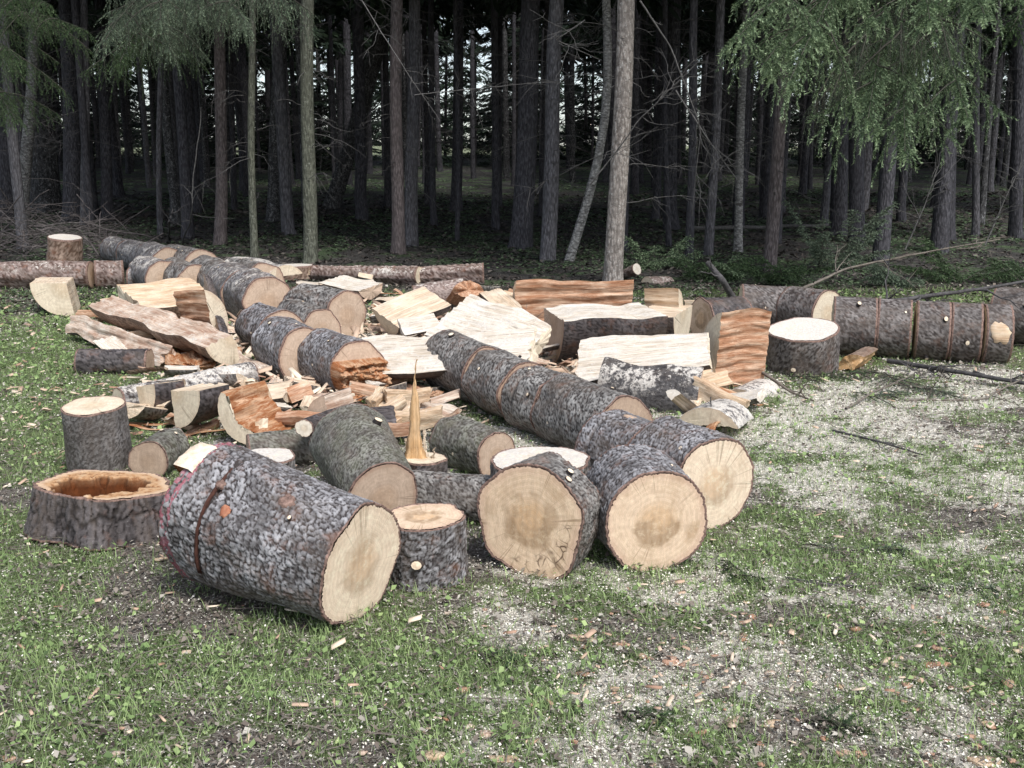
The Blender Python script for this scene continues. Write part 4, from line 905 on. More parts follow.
S('split_log', 'tan quarter log at the left end of the split blocks', (176, 396), (146, 402), 30, (-85, 5), 8, False, 'bark_dark', 'wood_block', 'face_cream', lift=(.02, .02))
S('split_log', 'torn board lying across the rotten block towards the middle', (262, 385), (330, 402), 20, (225, 315), 0, True, 'bark_dark', 'wood_pink', 'face_cream', lift=(.04, .04), ragged=.2, amp=.014)
S('split_log', 'arched dark-barked slab over the greenish grey log', (330, 415), (395, 410), 46, (50, 130), 0, True, 'bark_dark', 'wood_red', 'face_pink', lift=(.16, .16), ragged=.12, amp=.012)
S('split_log', 'quarter log with a tan end tucked left of the greenish grey log', (345, 402), (318, 412), 26, (100, 200), 0, False, 'bark_dark', 'wood_pink', 'face_pink', lift=(.06, .06))
S('split_log', 'bare reddish board between the arched slab and the splintered stump', (392, 388), (430, 400), 26, (220, 320), 0, True, 'bark_dark', 'wood_red', 'face_tan', lift=(.0, .0), ragged=.2, amp=.015)
S('split_log', 'pale split piece in front of the far round of the middle trunk', (396, 400), (450, 418), 22, (225, 315), 10, True, 'bark_dark', 'wood_pink', 'face_cream', lift=(.0, .0), ragged=.18, amp=.014)
S('split_log', 'thin red-brown board lying between the two trunks', (388, 382), (425, 376), 16, (225, 315), 10, True, 'bark_dark', 'wood_red', 'face_cream', lift=(.04, .04), ragged=.15, amp=.014)
# torn lower half of the near blue-grey round
def torn(root, A, B, r):
    base = Vector(root.location); loc = Matrix.Translation(-base) @ frame(A, B); L = (B - A).length; n = 46
    X, Y = np.meshgrid(np.linspace(-1, 1, n), np.linspace(-1, .38, n)); hx = np.sqrt(np.clip(1 - Y ** 2, 0, 1)); X = X * hx * r * .97; Y = Y * r * .97
    e = np.minimum(np.clip((.38 * r * .97 - Y) / (.10 * r), 0, 1), np.clip((hx * r * .97 - np.abs(X)) / (.05 * r), 0, 1))
    tz = fbm2(X * 11, Y * 30, 5, 5); q = np.floor(tz * 9) / 9
    Z = L - .01 + e * (.03 + .16 * q + .05 * fbm2(X * 60, Y * 90, 9, 3) + .05 * np.clip(-Y / r, 0, 1))
    link('torn_wood', mk('torn_wood', np.stack([X, Y, Z], -1).reshape(-1, 3), gridf(n, n), M['wood_rot']), root, loc)
torn(rt, A_, B_, r1_)
# details of the largest log: projecting hinge tongue, red crack, orange scar
def big_log_details():
    LAST.update(LAST_A)
    root = ROOT_A; A, r0 = LAST_A['A'], LAST_A['r0']; B = LAST_A['B']; base = Vector(root.location); loc = Matrix.Translation(-base) @ frame(A, B)
    n = 9; th = np.linspace(R(97), R(128), n); rows = []
    r_ = np.random.default_rng(4)
    for z, k, dr in ((-.055, 1.00, 0), (-.05, 1.03, 0), (.03, 1.045, 0), (.035, .97, 0)): rows.append(np.stack([np.cos(th) * r0 * k, np.sin(th) * r0 * k, z + .008 * r_.random(n)], 1))
    lo = [np.stack([np.cos(th) * r0 * .82, np.sin(th) * r0 * .82, np.full(n, -.045)], 1)]
    link('hinge_tongue', mk('hinge_tongue', np.concatenate([lo[0]] + rows), gridf(n, 5), [M['face_white_wood'], M['wood_rot']], None, False, np.repeat([1, 0, 0, 0], n - 1)), root, loc)
    patch('bark_scar', R(148), .25, .026, .020, M['scar_orange'], 3, .006)
    patch('bark_scar', R(120), .44, .028, .03, M['bark_rim'], 8, .0055)
    patch('bark_crack', R(158), .165, .20, .0026, M['crevice'], 5, .0062)
    patch('bark_scar', R(128), .17, .020, .016, M['bark_rim'], 6, .006)
big_log_details()
# flat patch on the wedged round: already in its label; small tan scar

more = [((330, 350), (372, 346), 14, 'pink torn board under the broad snow-white slab, beside the clean tan cut end', 'wood_pink', .04), ((400, 330), (440, 322), 15, 'grey-white split piece just left of the topmost white slab', 'wood_white', .14),
        ((505, 334), (548, 326), 13, 'pale split board between the topmost white slab and the flat-topped half', 'wood_pale', .08), ((560, 384), (590, 392), 12, 'short dusty board beside the left tip of the large snow-white slab', 'wood_white', .02),
        ((690, 382), (728, 372), 14, 'tan broken board between the dark slab and the red-brown split block', 'wood_block', .02), ((655, 396), (700, 402), 10, 'broken tan stick in the sawdust under the dark slab', 'wood_pale', .02),
        ((380, 300), (420, 306), 12, 'pale board lying behind the wedge with a white ridge', 'wood_pale', .05), ((540, 352), (562, 344), 12, 'dusty block end between the topmost slab and the large one', 'wood_white', .10),
        ((286, 396), (312, 386), 11, 'reddish board leaning on the near round of the blue-grey trunk', 'wood_red', .06), ((430, 404), (462, 396), 10, 'torn stick lying left of the far round of the middle trunk', 'wood_pink', .02),
        ((232, 352), (262, 372), 9, 'narrow torn stick between the blue-grey trunk and the sawdust-covered log', 'wood_pink', .04), ((100, 302), (128, 318), 8, 'thin bare splinter behind the left tip of the planks', 'wood_pink', .06)]
for i_, (a, b_, rp, lab, wd, lf) in enumerate(more):
    S('split_log', lab, a, b_, rp, (205 + 5 * (i_ % 3), 335 - 7 * (i_ % 4)), (i_ * 37) % 50 - 10, True, 'bark_dark', wd, 'face_cream', lift=(lf, lf + .05), ragged=.12, amp=.010)

# --- the jumble: small torn pieces one cannot tell apart
GJ = 'small torn pieces of split wood in the heap'
jr = random.Random(21); protos_j = []
def jumble_place(o, u, v, lift, rz, rx, sc):
    P = at(u, v, lift); o.location = P; o.rotation_euler = (rx, jr.uniform(-.3, .3), rz); o.scale = (sc, sc, sc)
zones = [((375, 292, 560, 330), 52), ((372, 330, 560, 372), 44), ((560, 330, 740, 400), 20), ((90, 296, 232, 362), 30), ((135, 372, 330, 436), 34), ((372, 372, 442, 440), 30), ((225, 270, 380, 300), 6), ((650, 296, 700, 335), 4), ((300, 396, 352, 440), 8), ((700, 395, 745, 432), 6)]
def mk_proto(i):
    before = set(SC.objects)
    L_ = [40, 55, 70, 34, 60, 48, 80, 30][i]; rp = [9, 8, 10, 13, 6, 14, 7, 16][i]
    root = split('split_log', 'small torn piece of split wood lying loose in the heap', (430, 340), (430 + L_, 338), rp, [(200, 340), (215, 300), (-85, 5), (205, 335), (230, 310), (-80, 0), (235, 305), (200, 340)][i], 0, i % 3 != 2, ['bark_dark', 'bark_red', 'bark_dark', 'bark_grey'][i % 4], ['wood_pink', 'wood_pale', 'wood_red', 'wood_white', 'wood_pink', 'wood_block', 'wood_rot', 'wood_pale'][i], 'face_cream', group=GJ, ragged=.16 if i % 2 else .08, amp=.008)
    return root
protos_j = [mk_proto(i) for i in range(8)]
cnt = 0
for (u0, v0, u1, v1), n in zones:
    for k in range(n):
        src_ = protos_j[cnt % 8] if cnt < 8 else None
        if src_ is None:
            p0 = jr.choice(protos_j); src_ = p0.copy(); COL.objects.link(src_)
            for ch in p0.children:
                c = ch.copy(); COL.objects.link(c); c.parent = src_
        jumble_place(src_, jr.uniform(u0, u1), jr.uniform(v0, v1), jr.uniform(-.01, .10), jr.uniform(-1.2, 1.2), jr.uniform(-.35, .35), jr.uniform(.4, 1.0)); cnt += 1
# ================================================================== THE FOREST
T = tree
T('spruce_tree', 'dark trunk cut by the left edge of the photo', 6, 218, 22, 4, 'tr_dark', 0)
T('birch_tree', 'pale grey birch trunk second from the left edge', 23, 220, 13, 36, 'tr_birch', None)
T('birch_tree', 'thick dark birch with white cracked patches near the left edge', 45, 212, 30, 38, 'tr_birchdark', 1)
T('spruce_tree', 'grey trunk with a slight lean right of the thick dark birch', 74, 221, 20, 68, 'tr_dark', 2)
T('spruce_tree', 'thin grey trunk close beside a thicker leaning one at the left', 86, 226, 9, 84, 'tr_grey', None)
T('young_spruce', 'very thin dark sapling trunk left of centre-left', 106, 197, 4, 104, 'tr_dark', None, dead=False)
T('young_spruce', 'slender trunk under the grey-green boughs at the left', 160, 234, 6, 160, 'tr_grey', None)
T('spruce_tree', 'straight grey-brown trunk rising behind the far left rounds', 220, 244, 13, 221, 'tr_red', 1)
T('spruce_tree', 'thin pale green trunk between the straight grey-brown and the mossy green one', 254, 258, 8, 251, 'tr_green', None)
T('spruce_tree', 'straight moss-green trunk behind the small red-barked round', 309, 263, 15, 308, 'tr_green', 2)
T('birch_tree', 'dark birch between the thin pale green and the moss-green trunk', 272, 222, 14, 283, 'tr_birchdark', None, dead=False)
T('spruce_tree', 'reddish knotted trunk left of its grey twin near the centre', 397, 254, 14, 397, 'tr_red', 0)
T('spruce_tree', 'grey trunk just right of the reddish knotted one', 412, 246, 14, 414, 'tr_grey', 1)
T('young_spruce', 'thin dark sapling right of the grey twin trunk', 458, 241, 5, 456, 'tr_dark', None)
T('birch_tree', 'dark birch leaning strongly to the right behind the moss-green trunk', 332, 208, 18, 392, 'tr_birchdark', None, dead=False)
T('spruce_tree', 'wide dark grey trunk left of the knotted grey one in the centre', 521, 248, 23, 532, 'tr_dark', 2)
T('spruce_tree', 'knotted mid grey trunk right of the wide dark one', 547, 261, 17, 557, 'tr_grey', 0)
T('birch_tree', 'slim pale birch bending to the right beside the light trunk', 570, 261, 10, 606, 'tr_birch', None, dead=False, bendpx=14)
T('spruce_tree', 'lightest and nearest trunk, pinkish grey, standing right behind the reddish split log', 614, 283, 20, 626, 'tr_light', 1)
T('young_spruce', 'thin dark trunk right of the light trunk among bare twigs', 668, 247, 6, 664, 'tr_dark', None)
T('spruce_tree', 'dark trunk left of a pair of slim trunks at the right', 690, 260, 9, 694, 'tr_dark', None)
T('spruce_tree', 'slim grey trunk, right one of the pair beside bare twigs', 709, 255, 10, 722, 'tr_grey', 0)
T('birch_tree', 'slim blue-white birch left of the leaning pinkish trunk', 737, 252, 9, 746, 'tr_birch', None)
T('spruce_tree', 'pinkish trunk leaning right under the bright green bough', 768, 271, 14, 792, 'tr_red', 2)
T('spruce_tree', 'dark trunk behind the hanging bright boughs, left one', 838, 236, 18, 846, 'tr_dark', None, dead=False)
T('spruce_tree', 'stout dark trunk behind the hanging bright boughs, middle one', 856, 243, 17, 858, 'tr_dark', None, dead=False)
T('spruce_tree', 'dark trunk right of the hanging bough tips', 948, 240, 15, 950, 'tr_dark', 1)
T('spruce_tree', 'thin grey trunk near the right edge', 975, 236, 8, 978, 'tr_grey', None)
T('spruce_tree', 'dark trunk cut by the right edge of the photo', 1016, 238, 14, 1020, 'tr_dark', 0)
taken = [(at(u, v).x, at(u, v).y) for u, v in ((6, 218), (45, 212), (220, 244), (309, 263), (397, 254), (412, 246), (521, 248), (547, 261), (614, 283), (768, 271), (838, 236), (948, 240), (570, 261), (458, 241), (254, 258), (160, 234), (709, 255))]
def copy_tree(src, loc, rz, sc):
    r = src.copy(); COL.objects.link(r); r.location = loc; r.rotation_euler = (random.uniform(-.03, .03), random.uniform(-.03, .03), rz); r.scale = sc
    for ch in src.children:
        if ch.name.startswith('crown') and random.random() < .55: continue
        c = ch.copy(); COL.objects.link(c); c.parent = r
    return r
FAR_LABEL = 'dark spruce trunk deep in the forest behind the front row of trees'; FAR_G = 'spruces deep in the forest'
protos = []
for q in range(5):
    p = thing('spruce_tree', FAR_LABEL, 'tree', (0, 0, 0), FAR_G); link('trunk', TRUNKS[q], p); o = link('dead_branches', DEADS[q % 4], p)
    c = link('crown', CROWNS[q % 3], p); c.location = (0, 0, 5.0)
    if q == 3: c.location = (0, 0, 6.5)
    protos.append(p)
pts = []; tries = 0; rt_ = random.Random(8)
while len(pts) < 290 and tries < 60000:
    tries += 1
    y = math.sqrt(rt_.uniform(17 ** 2, 57 ** 2)); x = rt_.uniform(-1, 1) * (y * .56 + 1.5)
    if y < 17 or any((x - a) ** 2 + (y - b_) ** 2 < (1.05 if y > 20 else 1.5) ** 2 for a, b_ in pts + taken): continue
    # leave a few sight lines to the meadow behind
    pts.append((x, y))
for i, (x, y) in enumerate(pts):
    src = protos[rt_.choice([0, 1, 2, 3, 0, 1, 3, 4])]; s = rt_.uniform(.6, 1.5)
    loc = (x, y, float(gz(x, y)) - .03); sc = (s, s, rt_.uniform(.9, 1.15)); rz = rt_.uniform(0, 6.28)
    if i < 5 and False: pass
    r = copy_tree(src, loc, rz, sc)
for p in protos:
    for ch in list(p.children): bpy.data.objects.remove(ch)
    bpy.data.objects.remove(p)
# a far hedge of trees at the other side of the meadow
for i in range(54):
    x = -62 + i * 2.35 + rt_.uniform(-1, 1); y = 92 + rt_.uniform(-4, 4)
    pass
for i in range(120):
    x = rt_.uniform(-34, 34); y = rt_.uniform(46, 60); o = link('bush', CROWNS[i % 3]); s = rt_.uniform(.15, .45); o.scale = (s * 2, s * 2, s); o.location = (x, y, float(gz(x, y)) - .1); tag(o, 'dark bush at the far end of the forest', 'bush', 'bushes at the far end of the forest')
for i in range(54):
    x = -62 + i * 2.35 + rt_.uniform(-1, 1); y = 92 + rt_.uniform(-4, 4); o = link('spruce_tree', CROWNS[i % 3]); o.location = (x, y, float(gz(x, y)) - .5); o.scale = (1.6, 1.6, rt_.uniform(.8, 1.25)); tag(o, 'hazy tree on the far side of the meadow beyond the forest', 'tree', 'trees beyond the meadow')

# --- spruces whose boughs hang into the picture
def hang_tree(label, base, r0, mat, limbs, **kw):
    """limbs: list of (height on trunk, (u,v,Y) tip, args)"""
    root = thing('spruce_tree', label, 'tree', base); z = np.concatenate([[-.2, 0, .1, .3, .6], np.linspace(1, 15, 20)])
    P = np.stack([.02 * np.sin(z), 0 * z, z], 1); link('trunk', trunk_mesh(P, r0, r0 * .4, M[mat], 16, .3, 4), root)
    for j, (hz_, tip, sd, opts) in enumerate(limbs):
        o_ = dict(kw); o_.update(opts); sag = o_.pop('sag', .35); tp = atY(*tip)
        main = curve((base.x, base.y, base.z + hz_), tp, sag, 16, .07, sd); rr = np.random.default_rng(sd + 500); subs = [main]
        Lm = np.linalg.norm(main[-1] - main[0])
        for q in range(6):
            i = int(6 + q * 1.5); d_ = main[min(15, i + 1)] - main[i - 1]; d_ /= np.linalg.norm(d_); lt = np.cross(d_, [0, 0, 1.]); lt /= np.linalg.norm(lt)
            e_ = main[i] + (d_ * rr.uniform(.5, 1) + lt * (1 if q % 2 else -1) * rr.uniform(.5, 1.1) + np.array([0, 0, rr.uniform(-.9, -.15)])) * rr.uniform(.35, .75) * (1.15 - .06 * q)
            subs.append(curve(main[i], e_, rr.uniform(.0, .08), 8, .03, sd * 20 + q))
        bough_obj('bough', root, base, subs, seed=sd, **o_)
    c = link('crown', CROWNS[1], root); c.location = (0, 0, 5.4)
    return root
b1 = Vector((4.55, 13.6, float(gz(4.55, 13.6)))); 
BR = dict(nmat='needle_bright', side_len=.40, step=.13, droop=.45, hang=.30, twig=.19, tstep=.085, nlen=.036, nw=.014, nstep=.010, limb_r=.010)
DD = dict(nmat='needle_grey', side_len=.34, step=.08, droop=.9, hang=.5, twig=.10, nlen=.014, nw=.005, nstep=.013)
hang_tree('spruce at the right whose bright green boughs hang over the clearing edge', at(880, 262), .14, 'tr_dark', [
    (4.6, (735, 40, 10.6), 1, dict(BR, curtain=.25)), (4.9, (790, 80, 10.3), 2, dict(BR, curtain=.6, droop=1.1)), 
    (4.4, (765, 62, 10.8), 4, dict(BR, curtain=.5)), (4.0, (868, 120, 10.6), 5, dict(BR, curtain=.8, droop=1.2)), (3.8, (905, 152, 10.5), 6, dict(BR, curtain=.5)),
    (4.8, (930, 20, 10.4), 7, dict(BR, curtain=.2)), (4.5, (985, 15, 10.2), 8, dict(BR, curtain=.1)), (3.9, (968, 118, 11.0), 9, dict(BR, curtain=.7)),
    (4.0, (860, 60, 11.6), 11, dict(DD, curtain=.9)), (4.2, (900, 60, 11.4), 12, dict(DD, curtain=.9)), (4.2, (950, 60, 11.6), 13, dict(DD, curtain=.8)), (3.6, (830, 100, 11.6), 14, dict(DD, curtain=.8)), (3.2, (890, 130, 11.4), 15, dict(DD, curtain=.9)),
    (4.7, (1060, 40, 11), 18, dict(BR, curtain=.2, nmat='needle'))])
GL = dict(nmat='needle_grey', side_len=.40, step=.09, droop=.7, hang=.4, twig=.14, tstep=.05, nlen=.022, nw=.009, nstep=.011, limb_r=.010)
hang_tree('spruce at the left whose grey-green boughs droop between the trunks', at(188, 238), .12, 'tr_dark', [
    (4.2, (105, 40, 12.2), 21, dict(GL, curtain=.5)), (3.9, (120, 62, 12.4), 22, dict(GL, curtain=.4, nmat='needle')), (4.4, (160, 20, 12.0), 23, dict(GL, curtain=.7)),
    (4.1, (200, 10, 12.4), 24, dict(GL, curtain=.8)), (4.3, (245, 20, 12.0), 25, dict(GL, curtain=.8)), (4.6, (290, 5, 12.2), 26, dict(GL, curtain=.9)), (3.9, (170, 50, 12.8), 27, dict(GL, curtain=.6)), (4.5, (130, -20, 12), 28, dict(GL, curtain=.6)), (4.6, (220, -25, 12), 29, dict(GL, curtain=.9))])
hang_tree('spruce at the left edge with dim green boughs entering the photo', at(-40, 240), .12, 'tr_dark', [
    (3.4, (20, 60, 13.0), 31, dict(GL, curtain=.3, nmat='needle')), (3.0, (16, 120, 13.2), 32, dict(GL, nmat='needle')), (3.9, (50, 5, 13.5), 33, dict(GL, nmat='needle')), (3.6, (85, 30, 14.6), 34, dict(GL, nmat='needle'))])
# undergrowth and cut branches
def bush(label, u, v, n, L, mat, seed, name='young_spruce', up=.7, cat='bush', **kw):
    P = at(u, v, 0); r = random.Random(seed); paths = []
    for k in range(n):
        a = r.uniform(0, 6.28); q = r.uniform(.5, 1) * L
        paths.append(curve((P.x + r.uniform(-.25, .25), P.y + r.uniform(-.2, .2), P.z), (P.x + math.cos(a) * q, P.y + math.sin(a) * q * .6, P.z + r.uniform(.1, up) * L), .04, 8, .05, seed * 50 + k))
    o = bough_obj(name, None, P, paths, nmat=mat, seed=seed, side_len=.22, step=.035, droop=.25, twig=.09, nlen=.022, nw=.009, nstep=.010, limb_r=.006, **kw)
    o.location = P; tag(o, label, cat)
    return o
bush('small green spruce bush right of the light trunk', 655, 268, 7, .9, 'needle_bright', 1, up=.9)
bush('low green spruce shoots behind the round with the tan left end', 700, 280, 7, .8, 'needle', 2, up=.5)
bush('half-dead spruce bush in the shade under the longest hanging bough', 825, 270, 10, 1.1, 'needle_grey', 3, up=1.0)
bush('green spruce bush behind the middle of the right trunk', 955, 283, 9, .9, 'needle', 4, up=.7)
bush('low shoots of green behind the left part of the right trunk', 770, 286, 8, .8, 'needle', 5, up=.5)
bush('grey-green shoots between two bushes behind the right trunk', 888, 286, 8, .8, 'needle_grey', 6, up=.5)
bush('dim green shoots at the right edge behind the last round', 1015, 282, 7, .8, 'needle', 7, up=.6)
bush('sparse green tips left of the leaning pinkish trunk', 738, 280, 6, .7, 'needle_bright', 8, up=.5)
def cut_bough(label, pix, seed, mat='needle', side=.35, group=None, z=.03):
    pts_ = [at(u, v, z) for u, v in pix]; base = pts_[0]; P = np.array([list(p) for p in pts_]); t = np.linspace(0, 1, 14); k = np.linspace(0, 1, len(P))
    Q = np.stack([np.interp(t, k, P[:, i]) for i in range(3)], 1); Q[:, 2] += .008 * np.sin(t * 9); Q[:, 0] += .03 * np.sin(t * 7 + seed)
    o = bough_obj('spruce_bough', None, base, [Q], nmat=mat, seed=seed, side_len=side, step=.03, droop=.05, twig=.06, nlen=.014, nw=.004, limb_r=.004)
    o.location = base; tag(o, label, 'branch', group)
cut_bough('cut green spruce bough lying before the tilted upright round', [(772, 378), (820, 376), (868, 372)], 1)
cut_bough('cut spruce bough lying in the sawdust below the orange chunk', [(880, 372), (905, 384), (950, 396)], 2, 'needle_grey')
cut_bough('small cut bough lying left of the long dark branch on the ground', [(850, 392), (880, 396), (905, 392)], 3, 'needle_grey', .22)
cut_bough('dark green spruce sprig in the foreground grass under the cracked log', [(484, 655), (505, 658), (524, 660)], 4, 'needle', .10, z=.015)
cut_bough('dark green spruce sprig at the bottom right of centre', [(815, 720), (838, 726), (865, 728)], 5, 'needle', .10, z=.015)
cut_bough('dark green sprig in the low middle of the foreground', [(618, 712), (640, 716), (662, 718)], 6, 'needle', .09, z=.015)
cut_bough('green sprig lying right of the horseshoe stained log', [(716, 560), (738, 572), (752, 580)], 7, 'needle', .12, z=.015)
cut_bough('faint spruce sprig at the right on the litter', [(790, 545), (850, 548), (905, 552)], 8, 'needle_grey', .12, z=.015)
cut_bough('grey-green sprig near the right edge above the pale patch', [(900, 590), (950, 586), (1000, 592)], 9, 'needle_grey', .12, z=.015)

def branch(label, pix, r0, r1, mat='twig', twigs=6, seed=0, tl=.25, name='branch', cat='branch', group=None, kind=None):
    """pix: (u, v, height) on the ground, or (u, v, None, Y)"""
    pts_ = [at(q[0], q[1], q[2]) if len(q) == 3 else atY(q[0], q[1], q[3]) for q in pix]; base = pts_[0]; P = np.array([list(p) for p in pts_]); n = 20
    k = np.linspace(0, 1, len(P)); t = np.linspace(0, 1, n); Q = np.stack([np.interp(t, k, P[:, i]) for i in range(3)], 1)
    r = np.random.default_rng(seed); L = np.linalg.norm(Q[-1] - Q[0]); Q = Q + np.cumsum(r.normal(0, .006 * L, (n, 3)), 0) * .3
    paths = [Q]; rad = [np.linspace(r0, r1, n)]
    for q in range(twigs):
        i = int(r.uniform(.15, .95) * (n - 1)); d = Q[min(n - 1, i + 1)] - Q[i - 1]; d /= np.linalg.norm(d); D = d * .7 + r.normal(0, .55, 3); D[2] = D[2] * .7; D /= np.linalg.norm(D); l = tl * r.uniform(.4, 1.2)
        s = np.linspace(0, 1, 7)[:, None]; S_ = Q[i] + D * l * s + np.cumsum(r.normal(0, .03 * l, (7, 3)), 0); S_[:, 2] = np.maximum(S_[:, 2], gz(S_[:, 0], S_[:, 1]) + .003); paths.append(S_); rad.append(np.linspace(r0 * .4, .0015, 7))
        for w in range(2):
            j = r.integers(2, 6); D2 = D + r.normal(0, .6, 3); D2 /= np.linalg.norm(D2); S2 = S_[j] + D2 * l * .4 * s[:4] / s[3]; S2[:, 2] = np.maximum(S2[:, 2], gz(S2[:, 0], S2[:, 1]) + .003); paths.append(S2); rad.append(np.linspace(r0 * .22, .001, 4))
    V, Fq = tubes(paths, rad, 6); o = link(name, mk(name, V - np.array(base), Fq, M[mat], None, True)); o.location = base; tag(o, label, cat, group, kind)
    return o
branch('long dark branch lying on the sawdust in front of the right trunk', [(888, 361, .05), (950, 371, .06), (1040, 386, .05)], .020, .014, 'twig_dark', 10, 1, .5)
branch('dark branch resting along the top of the right trunk', [(870, 305, .42), (930, 297, .46), (1035, 284, .55)], .026, .012, 'twig_dark', 6, 2, .4)
branch('short thick branch standing up behind the round with the tan left end', [(733, 298, .2), (722, 280, .4), (708, 263, .55)], .035, .028, 'twig_dark', 2, 3, .3)
branch('long thin bare branch rising to the right over the bushes', [(782, 300, .3), (850, 265, .5), (995, 236, .75)], .017, .007, 'twig', 10, 4, .5)
branch('upright bare twig springing from the bushes at the right', [(905, 250, None, 11), (925, 205, None, 11), (940, 165, None, 11)], .008, .003, 'twig_grey', 12, 5, .5)
branch('bare twiggy shoot near the right edge', [(985, 245, None, 11.4), (1005, 200, None, 11.4), (1022, 165, None, 11.4)], .009, .003, 'twig_grey', 14, 6, .5)
branch('thin branch leaning at the foot of the red split block', [(762, 372, .1), (790, 390, .03), (815, 400, .02)], .012, .006, 'twig', 5, 7, .25)
branch('thin curved twig in the sawdust right of the pile', [(833, 430, .02), (880, 442, .03), (925, 455, .02)], .008, .004, 'twig_dark', 5, 8, .2)
branch('thin crossing stick below the long dark branch', [(846, 408, .02), (880, 390, .04), (912, 376, .06)], .008, .004, 'twig', 4, 9, .2)
branch('slender stick curving up at the right edge under the right trunk', [(905, 400, .02), (985, 398, .03), (1030, 372, .1)], .009, .005, 'twig', 6, 10, .3)
branch('dark twig lying on the grass right of the horseshoe stained log', [(785, 578, .01), (820, 584, .015), (862, 586, .01)], .006, .003, 'twig_dark', 4, 11, .1)
branch('bare twig sprouting between the middle trunk and the white slab', [(515, 372, .02), (522, 345, None, 8.4), (524, 316, None, 8.4)], .006, .002, 'twig', 12, 12, .25)
branch('thin twig standing before the half-round slab', [(709, 428, None, 5.9), (711, 412, None, 5.9), (710, 397, None, 5.9)], .005, .003, 'twig_dark', 3, 13, .06)
branch('pale curved root hanging beside the slender trunk under the left boughs', [(183, 243, .02), (194, 215, None, 15.4), (196, 170, None, 15.4), (203, 110, None, 15.4)], .012, .006, 'twig_grey', 6, 14, .5)
branch('short dark shoot beside the thin pale root at the left', [(170, 238, .02), (168, 222, None, 16), (170, 208, None, 16)], .02, .01, 'twig_dark', 5, 15, .3)
for j, (px, sd) in enumerate([([(640, 0, None, 12), (672, 50, None, 12.2), (700, 130, None, 12.2), (690, 215, None, 12.3)], 21), ([(676, 90, None, 12.5), (716, 150, None, 12.3), (742, 190, None, 12.3)], 22), ([(590, 185, None, 12.9), (640, 120, None, 12.6), (700, 60, None, 12.4)], 23)]):
    branch(['long bare branch curving down right of the light trunk', 'bare branch crossing towards the blue-white birch', 'thin bare branch rising behind the light trunk'][j], px, .010, .004, 'twig_grey', 16, sd, .6)
for j, px in enumerate([[(362, 0, None, 14), (400, 60, None, 13.5), (440, 120, None, 13.5)], [(415, 95, None, 13.8), (480, 88, None, 13.8), (560, 80, None, 13.8)], [(585, 20, None, 13), (556, 40, None, 13), (600, 60, None, 13)]]):
    branch(['thin slanting bare branch over the reddish knotted trunk', 'thin level bare branch between the grey twin and the knotted grey trunk', 'short forked bare branch beside the light trunk top'][j], px, .007, .003, 'twig_grey', 10, 40 + j, .5)
branch('fallen grey pole lying on the forest floor behind the leaning pinkish trunk', [(690, 228, .1), (790, 226, .1), (888, 224, .1)], .05, .03, 'twig_grey', 4, 51, .5, name='fallen_pole')
branch('grey twig lying along the far forest floor left of centre', [(215, 160, .15), (255, 162, .15), (312, 150, .3)], .05, .03, 'twig_grey', 4, 52, .8, name='fallen_pole')
log('log', 'small cut pole with a bright end lying right of the light trunk', (620, 276, 4), (637, 269, 6), 'bark_strip', 'face_cream', 'face_white', lift=(.0, .1))
split('split_log', 'thin pale chip of log lying in the green right of the bright-ended pole', (648, 281), (668, 279), 10, (20, 160), 0, True, 'bark_strip', 'wood_pink', 'face_cream')
# brush pile
def brush():
    r = np.random.default_rng(12); paths = []; rad = []; b0 = at(30, 250)
    for k in range(420):
        u = r.uniform(-60, 128); vmax = 262; P = at(u, r.uniform(232, 262), 0); h = r.uniform(0, .62) * np.clip((135 - u) / 60, .1, 1); a = r.normal(0, 1.0) ; L = r.uniform(.3, 1.5); D = np.array([math.cos(a), math.sin(a) * .6, r.normal(0, .35)]); s = np.linspace(-.5, .5, 8)[:, None]
        Q = np.array([P.x, P.y, P.z + h]) + D * L * s + np.cumsum(r.normal(0, .022, (8, 3)), 0); Q[:, 2] = np.maximum(Q[:, 2], P.z + .01); q = r.choice([.004, .007, .012, .022], p=[.45, .3, .18, .07]); paths.append(Q); rad.append(np.linspace(q, q * .4, 8))
    V, Fq = tubes(paths, rad, 5); o = link('brush_pile', mk('brush_pile', V - np.array(b0), Fq, M['twig_brush'], None, True)); o.location = b0; tag(o, 'tangled heap of bare branches at the left edge behind the splintered trunk', 'brush', kind='stuff')
brush()
# fine twigs over the ground
r = np.random.default_rng(77); paths = []; rad = []
for k in range(1500):
    y = 2.5 * 4.6 ** r.random(); x = r.uniform(-1, 1) * (y * .53 + .1); a = r.uniform(0, 6.28); L = r.uniform(.04, .22); D = np.array([math.cos(a), math.sin(a), r.normal(0, .08)]); s = np.linspace(0, 1, 5)[:, None]
    Q = np.array([x, y, float(gz(x, y)) + .008 + r.uniform(0, .02)]) + D * L * s + np.cumsum(r.normal(0, .004, (5, 3)), 0); paths.append(Q); rad.append(np.linspace(.0022, .001, 5) * max(1, y / 5))
V, Fq = tubes(paths, rad, 4); tag(link('fine_twigs', mk('fine_twigs', V, Fq, M['twig'])), 'fine broken twigs strewn over the clearing', 'twigs', kind='stuff')

